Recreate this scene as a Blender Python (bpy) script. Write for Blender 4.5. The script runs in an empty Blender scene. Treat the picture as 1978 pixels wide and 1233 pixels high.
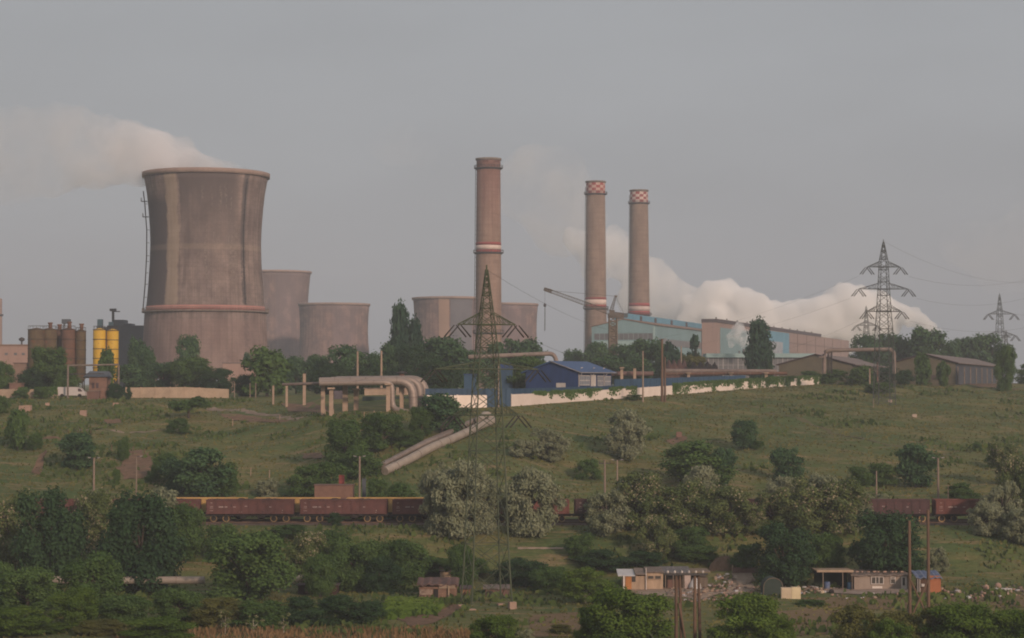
import bpy, math, random
import numpy as np
from mathutils import Vector, Matrix
SC = bpy.context.scene
COL = SC.collection
EXPOSURE = 0.0
SUN_E = 2.65
SKY_S = .1
SKYGREY = (3.56, 3.78, 4.12, 1)
HAZE = .00025
GRASS1 = (.108, .132, .043); GRASS2 = (.185, .162, .066); GRASS3 = (.07, .11, .037); DRYGRASS = (.25, .18, .095); EARTH = (.25, .15, .1)
RS = np.random.RandomState(7)
random.seed(7)
F, CX, CY, HOR = 4000.0, 989.0, 616.5, 740.0
TH = math.atan((HOR - CY) / F)
CT, ST = math.cos(TH), math.sin(TH)

def at(px, py, D):
    """world point at distance D (along +Y) seen in direction px, py"""
    u = (px - CX) / F; v = (CY - py) / F
    s = D / (CT - v * ST)
    return Vector((u * s, D, (ST + v * CT) * s))
def xw(px, D): return at(px, HOR, D).x
def zw(py, D): return at(CX, py, D).z

# ------------------------------------------------------------ terrain
E_PX = [-900, 0, 440, 560, 620, 800, 990, 1100, 1200, 1300, 1400, 1500, 1580, 1978, 2900]
E_D = [465, 465, 465, 440, 405, 398, 402, 430, 455, 481, 506, 532, 552, 622, 640]
E_Z = [-3.2, -3.2, -3.2, -4.2, -5.9, -5.0, -4.3, -3.75, -3.28, -2.6, -1.76, -.93, -.28, -.35, -.35]
P_Z = [-3, -3, -3, -2.9, -2.8, -2.5, -2.2, -1.6, -1.2, -1.0, -.8, -.5, -.2, -.2, -.2]
_ph = [(RS.uniform(0, 6.28), RS.uniform(0, 6.28)) for _ in range(12)]
def wob(x, y):
    s = 0
    for i, (w, a) in enumerate(((47, .30), (29, .26), (17, .2), (11, .14), (6.3, .08), (3.7, .05))):
        s = s + a * np.sin(x / w * 6.28 + _ph[i][0] + .8 * np.sin(y / w * 3.1)) * np.cos(y / w * 5.1 + _ph[i + 6][0] + .7 * np.sin(x / w * 2.2))
    return s
def sst(a, b, x):
    t = np.clip((x - a) / (b - a), 0, 1); return t * t * (3 - 2 * t)
def ground(x, y):
    x = np.asarray(x, float); y = np.asarray(y, float)
    yy = np.maximum(y, 120)
    px = CX + F * x / yy
    De = np.interp(px, E_PX, E_D); ze = np.interp(px, E_PX, E_Z); zp = np.interp(px, E_PX, P_Z)
    n = wob(x, y)
    valley = np.maximum(-27.0, -2.2 - .23 * np.maximum(y, 0))
    valley = valley + .35 * n * sst(130, 170, y)
    emb = valley + (-20.9 - valley) * sst(277, 303, y)
    t = np.clip((y - 318) / np.maximum(De - 318, 1), 0, 1)
    g = .5 * t + .5 * (1 - (1 - t) ** 2)
    slope = -20.6 + (ze + 20.6) * g + n * 1.3 * sst(318, 330, y) * (1 - sst(De - 25, De - 4, y))
    z = np.where(y < 316, emb, slope)
    z = np.where((y >= 316) & (y < 318), -20.9 + .3 * (y - 316) / 2, z)
    b = ze + (zp - ze) * sst(De, De + 40, y)
    return np.where(y > De, b, z)
def gz(x, y): return float(ground(x, y))
def Dof(px, py):
    D = 140.0
    while D < 1500:
        p = at(px, py, D)
        if gz(p.x, D) >= p.z: return D
        D += .5
    return 1500.0
def gp(px, py):
    D = Dof(px, py); p = at(px, py, D); return Vector((p.x, D, gz(p.x, D)))

# ------------------------------------------------------------ materials
class NT:
    def __init__(s, name):
        s.m = bpy.data.materials.new(name); s.m.use_nodes = True
        s.t = s.m.node_tree; s.t.nodes.clear()
        s.out = s.t.nodes.new('ShaderNodeOutputMaterial')
    def n(s, typ, **kw):
        nd = s.t.nodes.new(typ)
        for k, v in kw.items(): setattr(nd, k, v)
        return nd
    def set(s, sock, v):
        if isinstance(v, bpy.types.NodeSocket): s.t.links.new(v, sock)
        elif isinstance(v, (tuple, list)) and len(v) == 3 and len(sock.default_value) == 4: sock.default_value = (*v, 1)
        else: sock.default_value = v
    def math(s, op, a, b=0.0, c=None, clamp=False):
        nd = s.n('ShaderNodeMath', operation=op, use_clamp=clamp)
        s.set(nd.inputs[0], a); s.set(nd.inputs[1], b)
        if c is not None: s.set(nd.inputs[2], c)
        return nd.outputs[0]
    def step(s, x, a, b):
        nd = s.n('ShaderNodeMapRange', interpolation_type='SMOOTHSTEP')
        s.set(nd.inputs[0], x); nd.inputs[1].default_value = a; nd.inputs[2].default_value = b
        return nd.outputs[0]
    def mix(s, f, a, b, mode='MIX'):
        nd = s.n('ShaderNodeMix', data_type='RGBA', blend_type=mode)
        s.set(nd.inputs[0], f); s.set(nd.inputs[6], a); s.set(nd.inputs[7], b)
        return nd.outputs[2]
    def coord(s, which='Object', scale=(1, 1, 1)):
        tc = s.n('ShaderNodeTexCoord')
        mp = s.n('ShaderNodeMapping'); mp.inputs['Scale'].default_value = scale
        s.t.links.new(tc.outputs[which], mp.inputs[0]); return mp.outputs[0]
    def pos(s, scale=(1, 1, 1)):
        g = s.n('ShaderNodeNewGeometry'); mp = s.n('ShaderNodeMapping'); mp.inputs['Scale'].default_value = scale
        s.t.links.new(g.outputs['Position'], mp.inputs[0]); return mp.outputs[0]
    def noise(s, vec, scale=1.0, detail=4.0, rough=.6, out=0):
        nd = s.n('ShaderNodeTexNoise'); nd.inputs['Scale'].default_value = scale
        nd.inputs['Detail'].default_value = detail; nd.inputs['Roughness'].default_value = rough
        s.t.links.new(vec, nd.inputs['Vector']); return nd.outputs[out]
    def xyz(s, vec):
        nd = s.n('ShaderNodeSeparateXYZ'); s.t.links.new(vec, nd.inputs[0]); return nd.outputs
    def finish(s, col, rough=.85, metal=0.0, spec=.3, bump=None, bstr=.3, bdist=.1):
        b = s.n('ShaderNodeBsdfPrincipled'); s.set(b.inputs['Base Color'], col); s.set(b.inputs['Roughness'], rough)
        b.inputs['Metallic'].default_value = metal; b.inputs['Specular IOR Level'].default_value = spec
        if bump is not None:
            bp = s.n('ShaderNodeBump'); bp.inputs['Strength'].default_value = bstr; bp.inputs['Distance'].default_value = bdist
            s.t.links.new(bump, bp.inputs['Height']); s.t.links.new(bp.outputs[0], b.inputs['Normal'])
        s.t.links.new(b.outputs[0], s.out.inputs[0]); return s.m

_mc = {}
def pm(name, c1, c2=None, scale=.6, rough=.85, metal=0.0, stretch=(1, 1, 1), spec=.3, spots=None):
    """weathered two-tone paint / concrete / metal"""
    if name in _mc: return _mc[name]
    c2 = c2 or tuple(v * .6 for v in c1)
    k = NT(name); v = k.coord('Object', stretch)
    a = k.noise(v, scale, 5, .65); b = k.noise(v, scale * 9, 3, .6)
    f = k.step(k.math('ADD', k.math('MULTIPLY', a, .7), k.math('MULTIPLY', b, .3)), .35, .66)
    col = k.mix(f, c1, c2)
    oi = k.n('ShaderNodeObjectInfo').outputs['Random']; col = k.mix(.3, col, k.mix(oi, (.55, .55, .58), (1.4, 1.4, 1.36)), 'MULTIPLY')
    if spots:
        s_ = k.step(k.noise(v, scale * 3.1, 5, .7), .58, .66); col = k.mix(s_, col, spots)
    _mc[name] = k.finish(col, rough, metal, spec, b, .2, .05); return _mc[name]

def leafmat(name, c1, c2, flower=None, fl=.6, trans=.25):
    k = NT(name); v = k.coord('Object')
    at_ = k.n('ShaderNodeAttribute', attribute_name='tone').outputs['Fac']
    oi = k.n('ShaderNodeObjectInfo').outputs['Random']
    f = k.math('ADD', k.math('MULTIPLY', at_, .75), k.math('MULTIPLY', oi, .25))
    col = k.mix(f, c1, c2)
    if flower:
        ff = k.n('ShaderNodeAttribute', attribute_name='fl').outputs['Fac']
        col = k.mix(k.math('GREATER_THAN', ff, 1 - fl), col, flower)
    d = k.n('ShaderNodeBsdfDiffuse'); k.set(d.inputs[0], col)
    t = k.n('ShaderNodeBsdfTranslucent'); k.set(t.inputs[0], col)
    mx = k.n('ShaderNodeMixShader'); mx.inputs[0].default_value = trans
    k.t.links.new(d.outputs[0], mx.inputs[1]); k.t.links.new(t.outputs[0], mx.inputs[2])
    k.t.links.new(mx.outputs[0], k.out.inputs[0]); return k.m

# ------------------------------------------------------------ objects
def tag(o, label=None, cat=None, group=None, kind=None):
    if label: o['label'] = label
    if cat: o['category'] = cat
    if group: o['group'] = group
    if kind: o['kind'] = kind
    return o
def thing(name, label, cat, loc=(0, 0, 0), group=None, rz=0):
    o = bpy.data.objects.new(name, None); COL.objects.link(o)
    o.location = loc; o.rotation_euler = (0, 0, rz); o.empty_display_size = .5
    return tag(o, label, cat, group)
def copy_tree(o, parent=None):
    c = o.copy(); COL.objects.link(c)
    if parent: c.parent = parent
    for ch in list(o.children): copy_tree(ch, c)
    return c
def origin_of(p):
    v = Vector((0, 0, 0))
    while p is not None:
        v += Vector(p.location); p = p.parent
    return v

class MB:
    def __init__(s): s.v = []; s.f = []; s.uv = []; s.mi = []; s.cm = 0; s.sm = []; s.smooth = False
    def add(s, vs, fs, uvs=None):
        b = len(s.v); s.v += [tuple(v) for v in vs]
        for i, f in enumerate(fs):
            s.f.append(tuple(b + j for j in f)); s.mi.append(s.cm); s.sm.append(s.smooth)
            s.uv.append(uvs[i] if uvs else [(0, 0)] * len(f))
        return s
    def box(s, c, size, rz=0, rx=0, ry=0):
        x, y, z = size[0] / 2, size[1] / 2, size[2] / 2
        vs = [Vector((i * x, j * y, k * z)) for k in (-1, 1) for j in (-1, 1) for i in (-1, 1)]
        if rz or rx or ry:
            R = Matrix.Rotation(rz, 3, 'Z') @ Matrix.Rotation(ry, 3, 'Y') @ Matrix.Rotation(rx, 3, 'X')
            vs = [R @ v for v in vs]
        c = Vector(c); vs = [v + c for v in vs]
        return s.add(vs, [(0, 2, 3, 1), (4, 5, 7, 6), (0, 1, 5, 4), (2, 6, 7, 3), (0, 4, 6, 2), (1, 3, 7, 5)])
    def tube(s, pts, r, n=8, cap=True, r2=None):
        pts = [Vector(p) for p in pts]; m = len(pts)
        rs = r if isinstance(r, (list, tuple)) else [r + ((r2 - r) * i / (m - 1) if r2 is not None else 0) for i in range(m)]
        rings = []; up = Vector((0, 0, 1))
        for i, p in enumerate(pts):
            d = (pts[min(i + 1, m - 1)] - pts[max(i - 1, 0)]).normalized()
            a = up if abs(d.z) < .9 else Vector((1, 0, 0))
            e1 = d.cross(a).normalized(); e2 = e1.cross(d)
            rings.append([p + rs[i] * (math.cos(6.28318 * k / n) * e1 + math.sin(6.28318 * k / n) * e2) for k in range(n)])
        vs = [v for r_ in rings for v in r_]; fs = []
        for i in range(m - 1):
            for k in range(n):
                k2 = (k + 1) % n; fs.append((i * n + k, i * n + k2, (i + 1) * n + k2, (i + 1) * n + k))
        sm = s.smooth; s.smooth = n > 5
        s.add(vs, fs)
        s.smooth = False
        if cap and n > 2: s.add(rings[0], [tuple(range(n))[::-1]]); s.add(rings[-1], [tuple(range(n))])
        s.smooth = sm; return s
    def lathe(s, c, prof, n=64, closed=False):
        """prof: (z, r) list; uv = (angle/2pi with 0 facing -Y, z)"""
        c = Vector(c); vs = []; fs = []; uvs = []
        for z, r in prof:
            for k in range(n):
                a = 6.283185 * k / n - math.pi
                vs.append(c + Vector((r * math.sin(a), -r * math.cos(a), z)))
        for i in range(len(prof) - 1):
            for k in range(n):
                k2 = (k + 1) % n
                fs.append((i * n + k, i * n + k2, (i + 1) * n + k2, (i + 1) * n + k))
                u0, u1 = k / n - .5, (k + 1) / n - .5
                uvs.append([(u0, prof[i][0]), (u1, prof[i][0]), (u1, prof[i + 1][0]), (u0, prof[i + 1][0])])
        sm = s.smooth; s.smooth = True; s.add(vs, fs, uvs); s.smooth = sm
        return s
    def disc(s, c, r, n=32, flip=False):
        c = Vector(c); vs = [c + Vector((r * math.cos(6.28318 * k / n), r * math.sin(6.28318 * k / n), 0)) for k in range(n)]
        return s.add(vs, [tuple(range(n))[::-1] if flip else tuple(range(n))])
    def prism(s, poly, ext):
        """poly of 3D points extruded by vector ext"""
        e = Vector(ext); n = len(poly); a = [Vector(p) for p in poly]; b = [p + e for p in a]
        s.add(a + b, [tuple(range(n))[::-1], tuple(range(n, 2 * n))] + [(i, (i + 1) % n, n + (i + 1) % n, n + i) for i in range(n)])
        return s
    def build(s, name, mats, parent=None, loc=None, fix=True):
        o_ = origin_of(parent) if parent is not None else Vector(loc) if loc is not None else None
        V = np.array(s.v, float)
        if o_ is None:
            o_ = Vector((float((V[:, 0].min() + V[:, 0].max()) / 2), float((V[:, 1].min() + V[:, 1].max()) / 2), float(V[:, 2].min())))
        me = bpy.data.meshes.new(name)
        me.from_pydata((V - np.array(o_)).tolist(), [], s.f)
        for m in (mats if isinstance(mats, (list, tuple)) else [mats]): me.materials.append(m)
        me.polygons.foreach_set('material_index', s.mi); me.polygons.foreach_set('use_smooth', s.sm)
        if any(u != (0, 0) for l in s.uv[:3] + s.uv[-3:] for u in l):
            ul = me.uv_layers.new(name='UVMap'); ul.data.foreach_set('uv', [c for l in s.uv for u in l for c in u])
        me.update()
        if fix and len(s.f) < 4000:
            import bmesh
            bm = bmesh.new(); bm.from_mesh(me); bmesh.ops.recalc_face_normals(bm, faces=bm.faces); bm.to_mesh(me); bm.free()
        o = bpy.data.objects.new(name, me); COL.objects.link(o)
        if parent is not None: o.parent = parent
        else: o.location = o_
        return o

def npmesh(name, V, Q, mats, attrs=None, smooth=False):
    """fast mesh from numpy verts and quads/tris"""
    me = bpy.data.meshes.new(name); nv, nf, k = len(V), len(Q), Q.shape[1]
    me.vertices.add(nv); me.vertices.foreach_set('co', np.asarray(V, np.float32).ravel())
    me.loops.add(nf * k); me.loops.foreach_set('vertex_index', np.asarray(Q, np.int32).ravel())
    me.polygons.add(nf); me.polygons.foreach_set('loop_start', np.arange(nf, dtype=np.int32) * k)
    try: me.polygons.foreach_set('loop_total', np.full(nf, k, np.int32))
    except Exception: pass
    if smooth: me.polygons.foreach_set('use_smooth', np.ones(nf, bool))
    for m in (mats if isinstance(mats, (list, tuple)) else [mats]): me.materials.append(m)
    for an, av in (attrs or {}).items():
        a = me.attributes.new(an, 'FLOAT', 'FACE'); a.data.foreach_set('value', np.asarray(av, np.float32))
    me.update(calc_edges=True); me.validate(); return me
def nobj(name, me, parent=None, loc=(0, 0, 0)):
    o = bpy.data.objects.new(name, me); COL.objects.link(o); o.location = loc
    if parent is not None: o.parent = parent
    return o
# ------------------------------------------------------------ camera, light, sky
cam = bpy.data.cameras.new('camera'); co = bpy.data.objects.new('camera', cam); COL.objects.link(co)
cam.sensor_width = 36; cam.lens = 36 * F / 1978; cam.clip_end = 20000; cam.clip_start = .5
co.location = (0, 0, 0); co.rotation_euler = (math.pi / 2 + TH, 0, 0)
SC.camera = co
SC.view_settings.view_transform = 'Standard'; SC.view_settings.look = 'None'; SC.view_settings.gamma = 1
SC.view_settings.exposure = EXPOSURE
SUN_EL, SUN_AZ = math.radians(19), math.radians(150)      # azimuth from +Y towards +X: behind the camera, to its right
sd = Vector((math.sin(SUN_AZ) * math.cos(SUN_EL), math.cos(SUN_AZ) * math.cos(SUN_EL), math.sin(SUN_EL)))
sun = bpy.data.lights.new('sun', 'SUN'); sun.energy = SUN_E; sun.angle = math.radians(4); sun.color = (1, .74, .57)
so = bpy.data.objects.new('sun', sun); COL.objects.link(so); so.rotation_euler = sd.to_track_quat('Z', 'Y').to_euler(); so.location = sd * 300
W = bpy.data.worlds.new('World'); SC.world = W; W.use_nodes = True
wt = W.node_tree; wt.nodes.clear()
wo = wt.nodes.new('ShaderNodeOutputWorld'); bg = wt.nodes.new('ShaderNodeBackground'); wt.links.new(bg.outputs[0], wo.inputs[0])
sky = wt.nodes.new('ShaderNodeTexSky'); sky.sky_type = 'NISHITA'; sky.sun_disc = False
sky.sun_elevation = SUN_EL; sky.sun_rotation = SUN_AZ; sky.air_density = 1.6; sky.dust_density = 4.0; sky.ozone_density = 1.0
hs = wt.nodes.new('ShaderNodeHueSaturation'); hs.inputs['Saturation'].default_value = .25; wt.links.new(sky.outputs[0], hs.inputs['Color'])
# thin even overcast: pulls the clear sky towards one grey
mx = wt.nodes.new('ShaderNodeMix'); mx.data_type = 'RGBA'; mx.inputs[0].default_value = .75
mx.inputs[7].default_value = SKYGREY
wt.links.new(hs.outputs[0], mx.inputs[6])
tcw = wt.nodes.new('ShaderNodeTexCoord'); mpw = wt.nodes.new('ShaderNodeMapping'); mpw.inputs['Scale'].default_value = (3, 3, 9)
wt.links.new(tcw.outputs['Generated'], mpw.inputs[0])
nw = wt.nodes.new('ShaderNodeTexNoise'); nw.inputs['Scale'].default_value = 1.6; nw.inputs['Detail'].default_value = 4
wt.links.new(mpw.outputs[0], nw.inputs['Vector'])
rw = wt.nodes.new('ShaderNodeMapRange'); rw.inputs[1].default_value = .3; rw.inputs[2].default_value = .7; rw.inputs[3].default_value = .93; rw.inputs[4].default_value = 1.06
wt.links.new(nw.outputs[0], rw.inputs[0])
ml = wt.nodes.new('ShaderNodeMix'); ml.data_type = 'RGBA'; ml.blend_type = 'MULTIPLY'; ml.inputs[0].default_value = 1
wt.links.new(mx.outputs[2], ml.inputs[6]); wt.links.new(rw.outputs[0], ml.inputs[7])
wt.links.new(ml.outputs[2], bg.inputs[0]); bg.inputs[1].default_value = SKY_S
SC.cycles.volume_bounces = 16; SC.cycles.max_bounces = 18; SC.cycles.diffuse_bounces = 3
SC.cycles.volume_max_steps = 256; SC.cycles.volume_step_rate = 1.0
SC.cycles.pixel_filter_type = 'BLACKMAN_HARRIS'; SC.cycles.filter_width = 1.9
SC.cycles.use_fast_gi = False

# ------------------------------------------------------------ ground sheet
def ground_material():
    k = NT('grass_ground')
    p = k.pos(); big = k.noise(k.pos((.035, .05, .035)), 1, 5, .6); mid = k.noise(k.pos((.16, .3, .2)), 1, 5, .65); fine = k.noise(k.pos((1.4, 1.4, 1.4)), 1, 4, .7)
    strk = k.noise(k.pos((.09, .45, .09)), 1, 5, .7)
    col = k.mix(k.step(mid, .36, .64), GRASS1, GRASS2)
    col = k.mix(k.step(k.math('ADD', k.math('MULTIPLY', big, .6), k.math('MULTIPLY', strk, .4)), .42, .6), col, GRASS3)
    col = k.mix(k.math('MULTIPLY', k.step(strk, .5, .66), .85), col, DRYGRASS)
    bare = k.step(k.math('ADD', k.math('MULTIPLY', mid, .55), k.math('MULTIPLY', fine, .45)), .585, .66)
    o = k.xyz(p)
    lft = k.math('SUBTRACT', 1.0, k.step(o[0], -35.0, 5.0)); bank = k.math('MULTIPLY', k.step(o[1], 318.0, 330.0), k.math('SUBTRACT', 1.0, k.step(o[1], 370.0, 430.0)))
    bare = k.math('MULTIPLY', bare, k.math('ADD', .45, k.math('MULTIPLY', k.math('MULTIPLY', lft, bank), .75)))
    col = k.mix(bare, col, EARTH)
    col = k.mix(.35, col, k.mix(k.step(fine, .3, .7), (.35, .35, .35), (1.35, 1.35, 1.3)), 'MULTIPLY')
    return k.finish(col, .95, 0, .1, fine, .5, .3)
xs = np.unique(np.concatenate([np.linspace(-1500, -235, 18), np.arange(-230, 231, 2.0), np.linspace(235, 1500, 18)]))
ys = np.unique(np.concatenate([np.linspace(-90, 118, 16), np.arange(120, 662, 1.6), [700, 760, 850, 1000, 1250, 1600, 2200, 3000, 4000]]))
GX, GY = np.meshgrid(xs, ys); GZ = ground(GX, GY)
V = np.stack([GX.ravel(), GY.ravel(), GZ.ravel()], 1); nx = len(xs)
I = (np.arange(len(ys) - 1)[:, None] * nx + np.arange(nx - 1)[None, :]).ravel()
Q = np.stack([I, I + 1, I + nx + 1, I + nx], 1)
MG = ground_material()
tag(nobj('ground', npmesh('ground', V, Q, MG, smooth=True)), kind='structure')

BARE = []
def patch(name, pts, m, lift=.06, rings=7, rough=.35, kind='structure', label=None, cat=None, dome=0.0, sub=4):
    """sheet draped on the ground inside a polygon of world points"""
    P = []; n = len(pts); BARE.append([(p[0], p[1]) for p in pts]) if name != 'ploughed_field' else None
    for i in range(n):
        a, b = Vector(pts[i]), Vector(pts[(i + 1) % n])
        for j in range(sub):
            q = a.lerp(b, j / sub); P.append((q.x + RS.uniform(-rough, rough), q.y + RS.uniform(-rough, rough)))
    P = np.array(P); c = P.mean(0); m_ = len(P); VV = []; FF = []
    for r in range(rings):
        t = 1 - r / rings; q = c + (P - c) * t
        zz = ground(q[:, 0], q[:, 1]) + lift + dome * (1 - t ** 2) + (.12 * dome * RS.uniform(-1, 1, m_) if dome else 0) - (.1 if r == 0 and dome else 0)
        VV += [(a, b, z) for (a, b), z in zip(q, zz)]
    VV.append((c[0], c[1], gz(*c) + lift + dome))
    for r in range(rings - 1):
        for i in range(m_):
            j = (i + 1) % m_; FF.append((r * m_ + i, r * m_ + j, (r + 1) * m_ + j, (r + 1) * m_ + i))
    for i in range(m_): FF.append(((rings - 1) * m_ + i, (rings - 1) * m_ + (i + 1) % m_, rings * m_))
    mb = MB(); mb.smooth = True; mb.add(VV, FF); return tag(mb.build(name, m), label, cat, kind=kind)
def strip(name, line, w, m, lift=.06):
    mb = MB(); VV = []; FF = []; pts = []
    for a, b in zip(line[:-1], line[1:]):
        for j in range(10): pts.append(Vector(a).lerp(Vector(b), j / 10))
    pts.append(Vector(line[-1]))
    BARE.append([(p.x, p.y - 1.5) for p in pts] + [(p.x, p.y + .8) for p in reversed(pts)])
    for i, p in enumerate(pts):
        d = (pts[min(i + 1, len(pts) - 1)] - pts[max(0, i - 1)]); d.z = 0; d.normalize(); nrm = Vector((-d.y, d.x, 0)); ww = w * (1 + .25 * math.sin(i * 1.7))
        for s_ in (-1, -.33, .33, 1):
            q = p + nrm * s_ * ww / 2; VV.append((q.x, q.y, gz(q.x, q.y) + lift))
    for i in range(len(pts) - 1):
        for j in range(3): FF.append((i * 4 + j, i * 4 + j + 1, i * 4 + j + 5, i * 4 + j + 4))
    mb.smooth = True; mb.add(VV, FF); return tag(mb.build(name, m), kind='structure')
M_DIRT = pm('dirt', (.22, .135, .09), (.13, .085, .055), .5, .95, spec=.1)
M_DUST = pm('pale_dust', (.34, .26, .2), (.24, .175, .13), .6, .95, spec=.1)
M_SOIL = pm('ploughed_soil', (.20, .135, .08), (.135, .10, .055), .7, .95, spec=.1, stretch=(.4, 3, 1))
M_BALLAST = pm('track_ballast', (.17, .125, .1), (.08, .06, .05), 1.5, .95, spec=.1)
M_CONC = pm('worn_concrete', (.40, .31, .25), (.27, .2, .16), .5, .9)
M_CONCD = pm('dark_concrete', (.24, .19, .16), (.14, .11, .09), .5, .9)
def on_bare(x, y):
    r = np.zeros(len(x), bool)
    for poly in BARE:
        xs_, ys_ = [p[0] for p in poly], [p[1] for p in poly]
        m = (x > min(xs_)) & (x < max(xs_)) & (y > min(ys_) - 2) & (y < max(ys_))
        if not m.any(): continue
        X, Y = x[m], y[m]; c = np.zeros(len(X), bool)
        for off in (0, 1.6):     # also keep clear the strip just in front, whose blades would hide the patch
            d = np.zeros(len(X), bool)
            for i in range(len(poly)):
                (ax_, ay_), (bx_, by_) = poly[i], poly[i - 1]
                k = ((ay_ > Y + off) != (by_ > Y + off)); d ^= k & (X < (bx_ - ax_) * (Y + off - ay_) / (by_ - ay_ + 1e-9) + ax_)
            c |= d
        r[np.where(m)[0][c]] = True
    return r
def gl(*pp): return [gp(*p) for p in pp]
strip('dirt_path', gl((405, 789), (470, 796), (530, 802), (585, 808)), 2.0, M_DUST)
strip('dirt_path', gl((150, 832), (240, 837), (300, 833), (345, 831)), 1.1, M_DUST)
strip('dirt_path', gl((20, 845), (70, 848), (115, 847)), 1.2, M_DIRT)
strip('field_track', gl((1480, 798), (1570, 822), (1650, 845), (1760, 868), (1860, 885)), 1.6, pm('worn_grass', (.14, .115, .05), (.1, .09, .04), .6, .95))
strip('field_track', gl((1000, 1062), (1060, 1060), (1140, 1062)), .6, M_DUST)
patch('ploughed_field', gl((1015, 1232), (1028, 1190), (1120, 1183), (1140, 1200), (1130, 1232)), M_SOIL)
patch('ploughed_field', gl((1545, 1156), (1690, 1153), (1975, 1150), (1990, 1175), (1760, 1178), (1600, 1175)), M_SOIL)
patch('ploughed_field', gl((1480, 1185), (1560, 1176), (1640, 1180), (1650, 1225), (1500, 1230)), M_SOIL)
patch('dirt_yard', gl((760, 1195), (830, 1187), (880, 1168), (900, 1172), (860, 1195), (800, 1212)), M_DIRT)
patch('dirt_yard', gl((1170, 1140), (1245, 1134), (1350, 1136), (1400, 1146), (1350, 1158), (1240, 1150)), M_DUST)
patch('dirt_drive', gl((1412, 1108), (1452, 1108), (1456, 1130), (1445, 1148), (1392, 1149), (1408, 1130)), M_DUST)
patch('concrete_terrace', gl((1575, 1139), (1640, 1136), (1755, 1141), (1756, 1149), (1650, 1150), (1590, 1146)), M_CONC, .1)
patch('dirt_bank', gl((225, 905), (250, 870), (280, 868), (300, 900), (280, 925), (240, 930)), M_DIRT, .08)
patch('dirt_bank', gl((60, 915), (75, 880), (90, 870), (85, 890), (75, 918)), M_DIRT, .08)
patch('dirt_bank', gl((580, 878), (625, 876), (630, 888), (590, 888)), M_DIRT, .08)
patch('dirt_bank', gl((540, 780), (600, 778), (630, 788), (640, 800), (560, 796)), M_DIRT, .08)
patch('dirt_bank', gl((200, 812), (230, 811), (235, 818), (205, 819)), M_DIRT, .08)
patch('dirt_bank', gl((1285, 852), (1312, 842), (1330, 846), (1300, 860)), M_DIRT, .08)
patch('dirt_bank', gl((420, 800), (500, 806), (580, 813), (500, 815), (430, 806)), M_DIRT, .05)
patch('dirt_bank', gl((1800, 742), (1900, 743), (1978, 741), (1978, 748), (1900, 749), (1800, 746)), M_DIRT, .05)
# railway bed
mb = MB()
mb.prism([(-190, 304.6, -21.1), (-190, 305.8, -20.72), (-190, 314.8, -20.72), (-190, 316.2, -21.1)], (380, 0, 0))
tag(mb.build('track_bed', M_BALLAST), kind='structure')
mb = MB()
for y in (307.28, 308.72, 312.28, 313.72): mb.box((0, y, -20.64), (380, .07, .16))
tag(mb.build('rails', pm('rail_steel', (.16, .1, .07), (.08, .05, .04), 1, .6, .4)), kind='structure')

# haze
k = NT('haze_air'); pv = k.n('ShaderNodeVolumePrincipled'); pv.inputs['Color'].default_value = (.80, .83, .91, 1)
pv.inputs['Density'].default_value = HAZE; pv.inputs['Anisotropy'].default_value = 0.0
k.t.links.new(pv.outputs[0], k.out.inputs['Volume'])
mb = MB(); mb.box((0, 2000, 96), (3100, 4300, 250)); h = mb.build('haze', k.m, loc=(0, 2000, -29)); tag(h, kind='stuff')
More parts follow.
